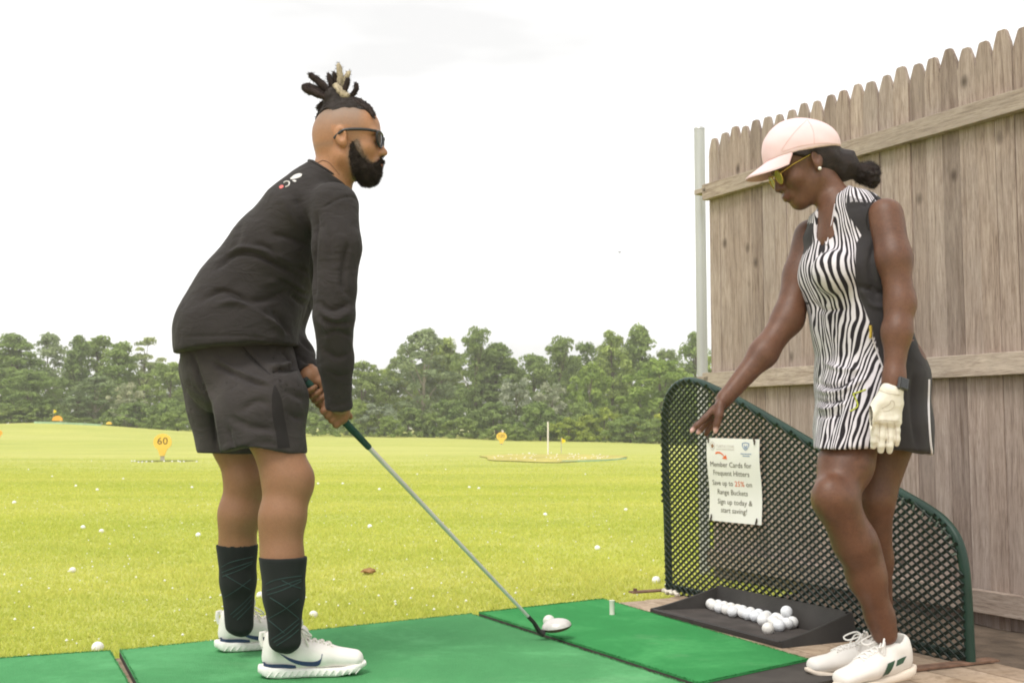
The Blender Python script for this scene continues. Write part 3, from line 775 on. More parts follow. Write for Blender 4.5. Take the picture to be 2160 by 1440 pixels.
def flag(px, top, base_py, Y, m, w, h, label, pole_r=.02, pm=None, face=1):
    c = at(px, base_py, Y); tp_ = at(px, top, Y); s = Y / FPX
    t = thing('flag', (c.x, Y, c.z), label, 'flag')
    mb = MB(); mb.tube([(c.x, Y, c.z - .1), (c.x, Y, tp_.z)], pole_r, 8); mb.build('pole', pm or M_POST, t, smooth=True)
    if w:
        mb = MB(); rows = []
        for i in range(6):
            f = i / 5; wz = h * s * (1 - .75 * f)
            rows.append([Vector((c.x + face * f * w * s, Y + .05 * math.sin(f * 5), tp_.z - .02 - .12 * f - k * wz)) for k in (0, .5, 1)])
        mb.grid(rows); mb.grid([[q + Vector((0, .012, 0)) for q in r] for r in rows]); mb.build('cloth', m, t)
    return t
flag(112, 863, 886, 102, M_FLAGY, 7, 8, 'small lime yellow flag beside the orange marker on the raised green')
flag(970, 893, 918, 118, M_FLAGW, 5, 9, 'white flag on a thin pole far out in front of the trees')
flag(1058, 905, 914, 88.5, M_FLAGW, 5, 7, 'tiny white flag rising above the 100 marker')
flag(1156, 889, 957, 54, None, 0, 0, 'tall thin white pole standing at the round target', .035, M_FLAGW)
flag(1184, 922, 951, 58, M_FLAGY, 9, 13, 'yellow flag behind the round target with balls')
def patch(name, px, Y, rx, ry, m, label, lift=.012, n=40, cat='target'):
    c = at(px, 950, Y); V = [(c.x, Y, float(field_z(c.x, Y)) + lift)]; F = []
    for k, f in enumerate((.35, .7, 1.0)):
        for j in range(n):
            a = 2 * math.pi * j / n; w = 1 + .08 * math.sin(3 * a + 1) + .05 * math.sin(7 * a)
            x, y = c.x + rx * f * w * math.cos(a), Y + ry * f * w * math.sin(a); V.append((x, y, float(field_z(x, y)) + lift))
    for j in range(n):
        F.append((0, 1 + j, 1 + (j + 1) % n))
    mb = MB(); mb.add(V, F + [(1 + k * n + j, 1 + (k + 1) * n + j, 1 + (k + 1) * n + (j + 1) % n, 1 + k * n + (j + 1) % n) for k in range(2) for j in range(n)])
    o = mb.build(name, m, None, (c.x, Y, float(field_z(c.x, Y)))); return tag(o, label, cat)
M_TGT = mat('target_ground', (0.46, 0.40, 0.10), 0.9, 0.35, 0.9, 0.3, 30, .01)
M_WORN = mat('worn_ground', (0.20, 0.21, 0.045), 0.9, 0.4, 2.5, 0.3, 30, .01)
patch('round_target', 1160, 49, 3.1, 7.0, M_TGT, 'round worn yellowish target area littered with balls', .03)
patch('worn_patch', 345, 45.4, 1.25, 1.0, M_WORN, 'dark worn patch of ground under the 60 marker', .02, cat='patch')
M_TEAL = mat('teal_edging', (0.36, 0.52, 0.34), 0.7, 0.2, 2, 0.1)
def edging(pts, label, h=.14):
    mb = MB(); P = [fpt(x, 950, Y) for x, Y in pts]; P = [Vector(q) for q in spline(P, 16)]
    mb.grid([[q + Vector((0, 0, -.05)) for q in P], [q + Vector((0, 0, h)) for q in P], [q + Vector((0, .1, h)) for q in P]])
    tag(mb.build('target_edging', M_TEAL, None, P[8]), label, 'edging')
edging([(1185, 42.2), (1235, 42.8), (1285, 44.2), (1322, 46.5)], 'teal edging curving round the near side of the round target', .06)
edging([(70, 103.5), (120, 103), (170, 103), (212, 103.5)], 'teal edging along the crest of the raised green', .16)
M_DIRT = mat('brown_divot', (0.30, 0.17, 0.07), 0.9, 0.3, 14, 0.4, 50, .01)
p = gnd(778, 1203, -.12)
for _ in range(9): p = gnd(778, 1203, float(field_z(p.x, p.y)) + .02)
mb = MB(); mb.sphere(p, .04, 9, 5, (1.0, .8, .35)); 
for v in range(len(mb.v)): q = Vector(mb.v[v]) - p; mb.v[v] = tuple(p + q * random.uniform(.7, 1.35))
tag(mb.build('turf_clod', M_DIRT, None, p), 'small brown clod of torn turf lying on the grass right of the man', 'clod')
# bird in the sky
bp_ = at(1307, 532, 60)
mb = MB(); mb.sphere(bp_, .04, 8, 5, (2.2, 1, .8)); mb.add([bp_, bp_ + Vector((-.03, .02, .02)), bp_ + Vector((-.10, .16, .07)), bp_ + Vector((.02, .03, .015)), bp_ + Vector((-.08, -.17, .06)), bp_ + Vector((-.04, -.02, .02))], [(0, 1, 2), (0, 2, 3), (0, 4, 5), (0, 3, 4)])
tag(mb.build('bird', mat('bird_dark', (.10, .09, .08), .8, .1, 9, 0), None, bp_, smooth=True), 'tiny dark bird flying in the white sky', 'bird')

# ------------------------------------------------------------------ trees
def leaf_mat(name, lo, hi, trans=0.35):
    m, nt, N, L, b = new_mat(name)
    oi = N.new('ShaderNodeObjectInfo'); a = N.new('ShaderNodeAttribute'); a.attribute_name = 'tone'
    c = nramp(N, L, a.outputs['Fac'], [(0.1, lo), (0.9, hi)])
    t = nramp(N, L, oi.outputs['Random'], [(0, (0.82, 0.86, 0.82)), (0.5, (1, 1, 1)), (1, (1.2, 1.12, 0.95))])
    c = nmix(N, L, 1.0, c, t, 'MULTIPLY')
    L.new(c, b.inputs['Base Color']); b.inputs['Roughness'].default_value = 0.6; b.inputs['Specular IOR Level'].default_value = 0.25
    tr = N.new('ShaderNodeBsdfTranslucent'); L.new(c, tr.inputs['Color'])
    mx = N.new('ShaderNodeMixShader'); mx.inputs['Fac'].default_value = trans
    L.new(b.outputs['BSDF'], mx.inputs[1]); L.new(tr.outputs['BSDF'], mx.inputs[2]); L.new(mx.outputs['Shader'], N['Material Output'].inputs['Surface'])
    return m
ML = {'mid': leaf_mat('leaf_mid', (0.185, 0.265, 0.068), (0.385, 0.49, 0.145)),
      'dark': leaf_mat('leaf_dark', (0.145, 0.212, 0.062), (0.315, 0.41, 0.125)),
      'pale': leaf_mat('leaf_pale', (0.23, 0.30, 0.14), (0.42, 0.49, 0.235)),
      'bright': leaf_mat('leaf_bright', (0.21, 0.31, 0.06), (0.43, 0.54, 0.12)),
      'silver': leaf_mat('leaf_silver', (0.18, 0.235, 0.13), (0.52, 0.55, 0.41)),
      'yellow': leaf_mat('leaf_yellow', (0.29, 0.36, 0.06), (0.52, 0.58, 0.10))}
M_BARK = mat('bark', (0.17, 0.14, 0.10), 0.9, 0.3, 3, 0.4, 12, .03, aniso=(1, 1, .3))
M_BARKP = mat('bark_pale', (0.36, 0.31, 0.23), 0.9, 0.25, 3, 0.4, 12, .03, aniso=(1, 1, .3))
def leaf_cloud(r, centers, radii, per, size):
    n = len(centers) * per; c = np.repeat(centers, per, 0); rad = np.repeat(radii, per)
    d = r.normal(size=(n, 3)); d /= np.linalg.norm(d, axis=1)[:, None]
    d[:, 2] = np.where(d[:, 2] < -0.35, -d[:, 2], d[:, 2])
    P = c + d * (rad * r.uniform(0.45, 1.05, n) ** 0.6)[:, None] * np.array([1.05, 1.05, 0.95])
    nv = d + r.normal(0, 0.55, (n, 3)); nv /= np.linalg.norm(nv, axis=1)[:, None]
    u = np.cross(nv, r.normal(size=(n, 3))); u /= np.linalg.norm(u, axis=1)[:, None]; w = np.cross(nv, u)
    s = (size * r.uniform(0.55, 1.25, n))[:, None]
    V = np.stack([P + u * s, P + w * s * .55, P - u * s, P - w * s * .55], 1).reshape(-1, 3)
    lobe = np.repeat(r.random(len(centers)), per)
    tone = np.clip(0.55 * lobe + 0.45 * r.random(n), 0, 1)
    return V, np.arange(4 * n).reshape(n, 4), np.repeat(tone, 4)
def crown_mesh(seed, H, W, base, shape, nl, per, size, lr, m, forks=0):
    r = np.random.default_rng(seed)
    cs = []; 
    while len(cs) < nl:
        z = r.random(); a = r.uniform(0, 6.283); q = math.sqrt(r.random())
        if shape == 'round': e = math.sqrt(max(0, 1 - (2 * z - 0.85) ** 2 / 1.35))
        elif shape == 'tall': e = (0.45 + 0.55 * math.sin(math.pi * min(1, z * 1.05))) * (1 - 0.55 * z ** 3)
        elif shape == 'broken': e = (0.65 + 0.45 * math.sin(a * 2 + z * 6)) * (1 - 0.45 * z ** 2)
        elif shape == 'spire': e = (1 - z) ** 0.6 * 0.9 + 0.12
        else: e = math.sqrt(max(0.05, 1 - z ** 2))
        cs.append((W / 2 * e * q * math.cos(a), W / 2 * e * q * math.sin(a), base + (H - base) * z * 0.95))
    cs = np.array(cs); rad = H * lr * r.uniform(0.6, 1.3, nl)
    V, F, tone = leaf_cloud(r, cs, rad, per, size)
    me = bpy.data.meshes.new('crown'); n, k = len(V), len(F)
    me.vertices.add(n); me.vertices.foreach_set('co', V.astype(np.float32).ravel()); me.loops.add(4 * k); me.loops.foreach_set('vertex_index', F.astype(np.int32).ravel())
    me.polygons.add(k); me.polygons.foreach_set('loop_start', np.arange(0, 4 * k, 4, dtype=np.int32)); me.polygons.foreach_set('loop_total', np.full(k, 4, np.int32))
    at_ = me.attributes.new('tone', 'FLOAT', 'POINT'); at_.data.foreach_set('value', tone.astype(np.float32))
    me.materials.append(ML[m]); me.update(calc_edges=True)
    return me, cs
def trunk_mesh(seed, H, W, cs, m, r0=.22, limbs=9, lean=0.3):
    r = random.Random(seed); mb = MB()
    top = Vector((r.uniform(-lean, lean), r.uniform(-lean, lean), H * .82)); pts = [Vector((0, 0, -.4)), Vector((top.x * .2, top.y * .3, H * .25)), Vector((top.x * .7, top.y * .5, H * .55)), top]
    mb.tube(pts, [r0 * 1.2, r0 * .8, r0 * .5, r0 * .15], 7)
    for i in range(limbs):
        c = Vector(cs[r.randrange(len(cs))]); f = min(.9, max(.12, (c.z - H * .12) / H)) * .8
        k = f * 3; j = min(2, int(k)); s = pts[j].lerp(pts[j + 1], k - j) if False else Vector((top.x * f, top.y * f, H * f * .8))
        mid = s.lerp(c, .5) + Vector((0, 0, .25)); mb.tube([s, mid, c], [r0 * .38, r0 * .22, r0 * .06], 5)
    return mb.mesh('trunk', m, Vector((0, 0, 0)), True)
KINDS = {}
def kind(key, seed, H, W, base, shape, nl, per, size, lr, m, bark=None, **kw):
    me, cs = crown_mesh(seed, H, W, base, shape, nl, per, size, lr, m)
    KINDS[key] = (me, trunk_mesh(seed, H, W, cs, bark or M_BARK, **kw), H, W)
kind('round', 1, 12, 7.5, 1.0, 'round', 120, 75, .21, .062, 'mid')
kind('round_b', 2, 12, 8, .8, 'round', 125, 75, .22, .060, 'dark')
kind('tall', 3, 13, 6, .9, 'tall', 120, 72, .20, .055, 'mid')
kind('tall_pale', 4, 13, 6.5, 1.5, 'tall', 115, 60, .20, .052, 'pale', M_BARKP, limbs=14)
kind('broken', 5, 13, 7, .9, 'broken', 115, 66, .20, .055, 'mid', limbs=14)
kind('broken_dark', 6, 13, 7, .8, 'broken', 130, 68, .21, .056, 'dark')
kind('scraggly', 7, 13, 6, 5.0, 'broken', 34, 70, .19, .048, 'pale', limbs=18)
kind('spire', 8, 12, 6, .7, 'spire', 125, 68, .2, .052, 'dark')
kind('bright', 9, 8, 6.5, .5, 'round', 115, 68, .19, .068, 'bright')
kind('bush', 10, 3.2, 5, .1, 'dome', 70, 62, .15, .11, 'mid', r0=.08, limbs=4)
kind('bush_yellow', 11, 3.0, 5.5, .1, 'dome', 74, 64, .14, .10, 'yellow', r0=.08, limbs=4)
kind('bush_silver', 12, 5.5, 4.5, .2, 'round', 64, 62, .15, .075, 'silver', r0=.10, limbs=8)
kind('bush_dark', 13, 3.4, 5.5, .1, 'dome', 70, 62, .16, .11, 'dark', r0=.08, limbs=4)
def tree(key, px, top, w, Y, label, cat='tree', name=None, base_py=None):
    cm, tm, H, W = KINDS[key]
    p = at(px, 905, Y); z = float(field_z(p.x, Y)); p.z = z
    hh = (at(px, top, Y).z - z) / (H * 1.0); ww = 1.22 * w * Y / FPX / W
    t = thing(name or ('tree' if cat == 'tree' else 'bush'), p, label, cat, 'trees along the far side of the range' if cat == 'tree' else 'bushes at the foot of the trees')
    rz = random.uniform(0, 6.28)
    for nm, me in (('crown', cm), ('trunk', tm)):
        o = bpy.data.objects.new(nm, me); COL.objects.link(o); o.parent = t; o.scale = (ww, ww, hh); o.rotation_euler.z = rz
TREES = [
 ('round_b', -45, 722, 150, 140, 'dark round tree cut off by the left side of the photo'),
 ('tall', 25, 702, 110, 136, 'tall green tree first from the left side of the photo'),
 ('tall_pale', 100, 697, 95, 142, 'pale domed treetop right above the orange marker on the mound'),
 ('spire', 160, 706, 80, 134, 'pointed tree right of the pale domed treetop in the left wood'),
 ('broken', 205, 708, 120, 138, 'bushy green tree above the right end of the raised green'),
 ('tall', 250, 720, 100, 133, 'round-topped green tree left of the scraggly one'),
 ('scraggly', 300, 703, 105, 139, 'scraggly thin-crowned tree poking above the left wood'),
 ('round', 355, 765, 100, 130, 'lower green tree between the scraggly one and the shorts of the man'),
 ('round_b', 415, 752, 110, 135, 'dark tree partly behind the back of the shorts of the man'),
 ('round', 60, 780, 120, 126, 'low leafy tree in front of the left wood near the photo edge'),
 ('tall_pale', 200, 790, 110, 127, 'light grey-green tree in front of the left wood above the mound'),
 ('broken_dark', 640, 762, 120, 137, 'dark tree seen between the belly and the near arm of the man'),
 ('round_b', 765, 762, 110, 133, 'dark tree just right of the lower hand of the man'),
 ('round', 812, 780, 100, 137, 'lower green tree left of the tall pale one'),
 ('tall_pale', 890, 690, 135, 136, 'tall pale feathery tree right of the man'),
 ('tall', 935, 712, 90, 141, 'light green tree leaning on the tall pale one'),
 ('broken_dark', 1002, 688, 90, 132, 'tall dark tree with narrow top in the middle of the wood'),
 ('spire', 1050, 722, 130, 134, 'broad dark tree with spiky top in the middle of the wood'),
 ('round', 1125, 748, 100, 140, 'lower tree filling the dip in the middle of the treeline'),
 ('broken_dark', 1180, 708, 95, 133, 'dark tree right of the dip in the treeline'),
 ('round_b', 1232, 722, 80, 138, 'dark round tree behind the small yellow-green one'),
 ('broken', 1292, 697, 105, 134, 'big green tree left of the tallest right-hand tree'),
 ('tall', 1348, 685, 95, 136, 'tallest green tree near the green barrier'),
 ('bright', 1245, 765, 85, 124, 'small yellow-green tree standing before the dark ones'),
 ('bright', 1395, 758, 150, 122, 'wide bright green tree beside the top of the green barrier'),
 ('broken', 1468, 700, 95, 138, 'tree directly behind the steel fence post'),
 ('round', 1540, 720, 120, 134, 'tree mostly hidden behind the end of the fence'),
]
for a in TREES: tree(*a)
BUSHES = [
 ('bush_dark', 20, 858, 130, 122, 'dark bush at the far left foot of the wood'),
 ('bush_dark', 290, 850, 120, 119, 'dark bush right of the raised green'),
 ('bush', 375, 845, 110, 118, 'dense green bush beside the shorts of the man'),
 ('bush_silver', 265, 805, 70, 121, 'whitish leafed shrub in the left wood'),
 ('bush', 760, 850, 90, 118, 'green bush just right of the grip hand of the man'),
 ('bush_silver', 800, 850, 75, 117, 'whitish leafed shrub near the green club grip'),
 ('bush_dark', 860, 862, 100, 120, 'dark bush under the tall pale tree'),
 ('bush_dark', 950, 845, 120, 121, 'dark bush behind the white flag'),
 ('bush_dark', 1040, 850, 110, 120, 'dark bush behind the 100 marker'),
 ('bush_silver', 1088, 795, 75, 123, 'silver shrub in the middle of the wood, the left of two'),
 ('bush_silver', 1165, 805, 75, 123, 'silver shrub in the middle of the wood, the right of two'),
 ('bush', 1140, 850, 105, 117, 'rounded green bush left of the thin white pole'),
 ('bush_yellow', 1200, 882, 90, 115, 'low yellow-green bush right of the thin white pole'),
 ('bush_yellow', 1275, 862, 110, 118, 'yellowish bush in the middle of the right-hand hedge'),
 ('bush', 1330, 878, 110, 114, 'low green bush before the wide bright tree'),
 ('bush_yellow', 1390, 875, 100, 116, 'yellow-green bush against the left side of the barrier'),
 ('bush', 1230, 848, 80, 121, 'green bush under the small yellow-green tree'),
 ('bush_dark', 1460, 850, 110, 119, 'dark bush seen through the barrier mesh'),
]
for k, px, top, w, Y, lab in BUSHES: tree(k, px, top, w, Y, lab, 'bush')
def scatter_stuff(name, items, label):
    """far growth that reads as one mass: one object"""
    Vs, Fs, Ts = [], [], []; off = 0
    for me, x, y, s, sz, rz in items:
        n = len(me.vertices); co = np.empty(n * 3, np.float32); me.vertices.foreach_get('co', co); co = co.reshape(-1, 3)
        f = np.empty(len(me.loops), np.int32); me.loops.foreach_get('vertex_index', f); f = f.reshape(-1, 4)
        t = np.empty(n, np.float32); me.attributes['tone'].data.foreach_get('value', t)
        c, s_ = math.cos(rz), math.sin(rz)
        P = np.stack([(co[:, 0] * c - co[:, 1] * s_) * s + x, (co[:, 0] * s_ + co[:, 1] * c) * s + y, co[:, 2] * sz + float(field_z(x, y))], -1)
        Vs.append(P); Fs.append(f + off); Ts.append(t * 0.8); off += n
    o = mesh_np(name, np.vstack(Vs), np.vstack(Fs), ML['dark'] if name == 'woods' else ML['mid'], attrs={'tone': np.concatenate(Ts)}, smooth=False)
    tag(o, label, None, None, 'stuff')
it = []
for i, px in enumerate(range(-1150, 2500, 62)):
    if px > 1900 and i % 2: continue
    Y = random.uniform(150, 160); p = at(px + random.uniform(-14, 14), 900, Y)
    top = 776 + random.uniform(-14, 18) if px < 1600 else 760
    if px < -60: top -= 60
    if 830 < px < 1100 or 1150 < px < 1420: top -= 35
    k = KINDS[('round', 'round_b', 'broken_dark', 'tall')[i % 4]]
    it.append((k[0], p.x, p.y, 100 * Y / FPX / k[3], (at(px, top, Y).z - float(field_z(p.x, p.y))) / k[2], random.uniform(0, 6.28)))
scatter_stuff('woods', it, 'far dark wood filling in behind the single trees')
it = []
for i, px in enumerate(range(-1150, 1900, 46)):
    Y = random.uniform(112, 125); p = at(px + random.uniform(-10, 10), 900, Y)
    if Y < 118 and px < 260: Y = 124; p = at(px, 900, Y)
    k = KINDS['bush']; hh = random.uniform(.35, .8)
    it.append((k[0], p.x, p.y, random.uniform(.6, 1.0), hh, random.uniform(0, 6.28)))
scatter_stuff('undergrowth', it, 'rough low undergrowth along the foot of the trees')

# ------------------------------------------------------------------ haze over the range
def build_haze():
    m = bpy.data.materials.new('haze_air'); m.use_nodes = True; nt = m.node_tree; nt.nodes.clear()
    o = nt.nodes.new('ShaderNodeOutputMaterial'); v = nt.nodes.new('ShaderNodeVolumePrincipled')
    v.inputs['Color'].default_value = (0.97, 0.95, 0.83, 1); v.inputs['Density'].default_value = 0.0011; v.inputs['Anisotropy'].default_value = 0.2
    nt.links.new(v.outputs['Volume'], o.inputs['Volume'])
    mb = MB(); mb.box((0, 795, 8.0), (3020, 1720, 22.0)); h = mb.build('haze', m, None); tag(h, 'thin pale haze hanging over the range', None, None, 'stuff')
build_haze()
# ------------------------------------------------------------------ bodies: distance-field modelling on a graded grid
class Ecap:
    """capsule with elliptic section: radii (along u, along v) at both ends"""
    def __init__(s, p0, p1, r0, r1, u=(1, 0, 0), cap=1.0):
        s.p0, s.p1 = np.array(p0, float), np.array(p1, float)
        r0 = r0 if isinstance(r0, (tuple, list)) else (r0, r0); r1 = r1 if isinstance(r1, (tuple, list)) else (r1, r1)
        s.r0, s.r1, s.cap = r0, r1, cap
        w = s.p1 - s.p0; s.L = max(np.linalg.norm(w), 1e-6); s.w = w / s.L
        u = np.array(u, float); u = u - s.w * u.dot(s.w)
        if np.linalg.norm(u) < 1e-3: u = np.cross(s.w, [0.3, 0.8, 0.5])
        s.u = u / np.linalg.norm(u); s.v = np.cross(s.w, s.u)
    def bounds(s):
        r = max(s.r0 + s.r1) if isinstance(s.r0, tuple) else max(list(s.r0) + list(s.r1))
        return np.minimum(s.p0, s.p1) - r, np.maximum(s.p0, s.p1) + r
    def ev(s, X, Y, Z):
        dx, dy, dz = X - s.p0[0], Y - s.p0[1], Z - s.p0[2]
        qw = dx * s.w[0] + dy * s.w[1] + dz * s.w[2]; t = np.clip(qw / s.L, 0, 1)
        qu = dx * s.u[0] + dy * s.u[1] + dz * s.u[2]; qv = dx * s.v[0] + dy * s.v[1] + dz * s.v[2]
        qw = qw - t * s.L
        a = s.r0[0] + (s.r1[0] - s.r0[0]) * t; b = s.r0[1] + (s.r1[1] - s.r0[1]) * t; c = np.minimum(a, b) * s.cap
        A, B, Cc = qu / a, qv / b, qw / c
        k0 = np.sqrt(A * A + B * B + Cc * Cc); A, B, Cc = A / a, B / b, Cc / c
        k1 = np.sqrt(A * A + B * B + Cc * Cc) + 1e-6
        return k0 * (k0 - 1) / k1
def Ell(c, r, ux=(1, 0, 0), uy=(0, 1, 0)):
    return _Ell(c, r, ux, uy)
class _Ell:
    def __init__(s, c, r, ux, uy):
        s.c, s.r = np.array(c, float), r
        s.x = np.array(ux, float); s.x /= np.linalg.norm(s.x); y = np.array(uy, float); y -= s.x * y.dot(s.x); s.y = y / np.linalg.norm(y); s.z = np.cross(s.x, s.y)
    def bounds(s): m = max(s.r); return s.c - m, s.c + m
    def ev(s, X, Y, Z):
        d = (X - s.c[0], Y - s.c[1], Z - s.c[2]); q = [sum(d[i] * ax[i] for i in range(3)) for ax in (s.x, s.y, s.z)]
        k0 = np.sqrt(sum((q[i] / s.r[i]) ** 2 for i in range(3))); k1 = np.sqrt(sum((q[i] / s.r[i] ** 2) ** 2 for i in range(3))) + 1e-6
        return k0 * (k0 - 1) / k1
def chain(pts, radii, k=0, u=(1, 0, 0)):
    return [Ecap(pts[i], pts[i + 1], radii[i], radii[i + 1], u) for i in range(len(pts) - 1)]
def graded(lo, hi, coarse, zones):
    """1-D coordinates: step 'coarse', finer inside zones [(a, b, step)]"""
    out = [lo]
    while out[-1] < hi:
        x = out[-1]; st = coarse
        for a, b, s in zones:
            d = max(a - x, x - b, 0); st = min(st, s + d * 0.25)
        out.append(x + st)
    return np.array(out)
class Sdf:
    def __init__(s, xs, ys, zs):
        s.x, s.y, s.z = xs, ys, zs; s.D = np.full((len(xs), len(ys), len(zs)), 0.3, np.float32)
    def sl(s, lo, hi, m):
        r = []
        for ax, a, b in zip((s.x, s.y, s.z), lo, hi):
            r.append(slice(max(0, np.searchsorted(ax, a - m) - 1), min(len(ax), np.searchsorted(ax, b + m) + 1)))
        return tuple(r)
    def grids(s, sl):
        return (s.x[sl[0]].astype(np.float32)[:, None, None], s.y[sl[1]].astype(np.float32)[None, :, None], s.z[sl[2]].astype(np.float32)[None, None, :])
    def add(s, prims, k=0.0):
        for p in (prims if isinstance(prims, list) else [prims]):
            lo, hi = p.bounds(); sl = s.sl(lo, hi, k + 0.02)
            d = p.ev(*s.grids(sl)).astype(np.float32); o = s.D[sl]
            if o.size == 0: continue
            if k > 0:
                h = np.maximum(k - np.abs(o - d), 0) / k; s.D[sl] = np.minimum(o, d) - h * h * k * 0.25
            else: s.D[sl] = np.minimum(o, d)
        return s
    def sub(s, p, k=0.004):
        lo, hi = p.bounds(); sl = s.sl(lo, hi, k + 0.02); d = -p.ev(*s.grids(sl)).astype(np.float32); o = s.D[sl]
        if o.size == 0: return s
        h = np.maximum(k - np.abs(o - d), 0) / k; s.D[sl] = np.maximum(o, d) + h * h * k * 0.25
        return s
    def cut(s, p0, n, k=0.0):
        """keep the half space (p - p0).n < 0"""
        X, Y, Z = s.grids((slice(None),) * 3); n = np.array(n, float); n /= np.linalg.norm(n)
        s.D = np.maximum(s.D, ((X - p0[0]) * n[0] + (Y - p0[1]) * n[1] + (Z - p0[2]) * n[2]).astype(np.float32)); return s
    def cutf(s, f):
        s.D = np.maximum(s.D, f(*s.grids((slice(None),) * 3)).astype(np.float32)); return s
    def shell(s, t): s.D = np.maximum(s.D, -(s.D + t)); return s
    def copy(s): o = Sdf.__new__(Sdf); o.x, o.y, o.z, o.D = s.x, s.y, s.z, s.D.copy(); return o
    def mesh(s, smooth=2):
        D = s.D; I = D < 0; nx, ny, nz = D.shape
        cnt = np.zeros((nx - 1, ny - 1, nz - 1), np.int8)
        for i in (0, 1):
            for j in (0, 1):
                for k in (0, 1): cnt += I[i:nx - 1 + i, j:ny - 1 + j, k:nz - 1 + k]
        act = (cnt > 0) & (cnt < 8); ix, iy, iz = np.nonzero(act); n = len(ix)
        idm = np.full(act.shape, -1, np.int32); idm[ix, iy, iz] = np.arange(n)
        acc = np.zeros((n, 3)); num = np.zeros(n); ax = (s.x, s.y, s.z)
        cor = [(i, j, k) for i in (0, 1) for j in (0, 1) for k in (0, 1)]
        val = {c: D[ix + c[0], iy + c[1], iz + c[2]].astype(float) for c in cor}
        pos = {c: np.stack([s.x[ix + c[0]], s.y[iy + c[1]], s.z[iz + c[2]]], -1) for c in cor}
        for c in cor:
            for a in range(3):
                if c[a]: continue
                e = list(c); e[a] = 1; e = tuple(e); v0, v1 = val[c], val[e]; m = (v0 < 0) != (v1 < 0)
                t = np.where(m, v0 / np.where(m, v0 - v1, 1), 0)[:, None]; P = pos[c] + (pos[e] - pos[c]) * t
                acc += np.where(m[:, None], P, 0); num += m
        V = acc / num[:, None]; Fs = []
        for a in range(3):
            b, c = (a + 1) % 3, (a + 2) % 3
            s0 = [slice(None)] * 3; s1 = [slice(None)] * 3; s0[a] = slice(0, -1); s1[a] = slice(1, None)
            A, B = I[tuple(s0)], I[tuple(s1)]; ch = A != B
            q = list(np.nonzero(ch)); ok = (q[b] > 0) & (q[c] > 0) & (q[b] < D.shape[b] - 1) & (q[c] < D.shape[c] - 1)
            q = [w[ok] for w in q]; inside = A[tuple(q)]
            def cell(db, dc):
                w = [q[0].copy(), q[1].copy(), q[2].copy()]; w[b] = w[b] + db; w[c] = w[c] + dc; return idm[tuple(w)]
            f = np.stack([cell(-1, -1), cell(0, -1), cell(0, 0), cell(-1, 0)], -1)
            f[~inside] = f[~inside][:, ::-1]; Fs.append(f)
        F = np.vstack(Fs); F = F[(F >= 0).all(1)]
        for _ in range(smooth): V = relax(V, F, 0.5)
        return V, F
def relax(V, F, lam):
    acc = np.zeros_like(V); num = np.zeros(len(V))
    for a, b in ((0, 1), (1, 2), (2, 3), (3, 0)):
        i, j = F[:, a], F[:, b]
        for d in range(3):
            acc[:, d] += np.bincount(i, V[j, d], len(V)) + np.bincount(j, V[i, d], len(V))
        num += np.bincount(i, minlength=len(V)) + np.bincount(j, minlength=len(V))
    return V * (1 - lam) + lam * acc / np.maximum(num, 1)[:, None]
def vnormals(V, F):
    n = np.cross(V[F[:, 2]] - V[F[:, 0]], V[F[:, 3]] - V[F[:, 1]]); N = np.zeros_like(V)
    for a in range(4):
        for d in range(3): N[:, d] += np.bincount(F[:, a], n[:, d], len(V))
    return N / np.maximum(np.linalg.norm(N, axis=1), 1e-12)[:, None]
def seg_dist(px, py, line):
    """distance in picture units of points to a polyline, plus the signed side"""
    best = np.full(len(px), 1e9); 
    for (x0, y0), (x1, y1) in zip(line[:-1], line[1:]):
        dx, dy = x1 - x0, y1 - y0; L2 = dx * dx + dy * dy + 1e-9
        t = np.clip(((px - x0) * dx + (py - y0) * dy) / L2, 0, 1); best = np.minimum(best, np.hypot(px - x0 - t * dx, py - y0 - t * dy))
    return best
def cloth_folds(V, F, folds, mm=2.1, ws=0.85):
    """folds: (polyline, half width, height in mm) - negative height is a crease; only where the cloth faces the viewer's side"""
    N = vnormals(V, F); px, py = project(V)
    to = V - np.array([0, 0, CAMH]); to /= np.linalg.norm(to, axis=1)[:, None]
    face = np.clip(-(to * N).sum(1) * 2.5, 0, 1); d = np.zeros(len(V))
    for line, w, h in folds:
        ln = spline(line, 12) if len(line) > 2 else np.array(line, float)
        e = seg_dist(px, py, [tuple(q) for q in ln])
        ends = np.minimum(np.hypot(px - ln[0][0], py - ln[0][1]), np.hypot(px - ln[-1][0], py - ln[-1][1]))
        tot = np.hypot(*(np.diff(ln, axis=0).T)).sum()
        d += h * 0.001 * np.exp(-(e / (w * ws)) ** 2) * np.clip(ends / (0.22 * tot) + 0.15, 0, 1)
    return V + N * (d * face * mm)[:, None]
def wobble(V, F, amp, freq, seed=0):
    N = vnormals(V, F); r = np.random.default_rng(seed); d = np.zeros(len(V))
    for i in range(5):
        k = r.normal(size=3); k /= np.linalg.norm(k); d += np.sin(V @ k * freq * (1 + .5 * i) + r.uniform(0, 6.28)) / (1 + .5 * i)
    return V + N * (d * amp / 2.2)[:, None]
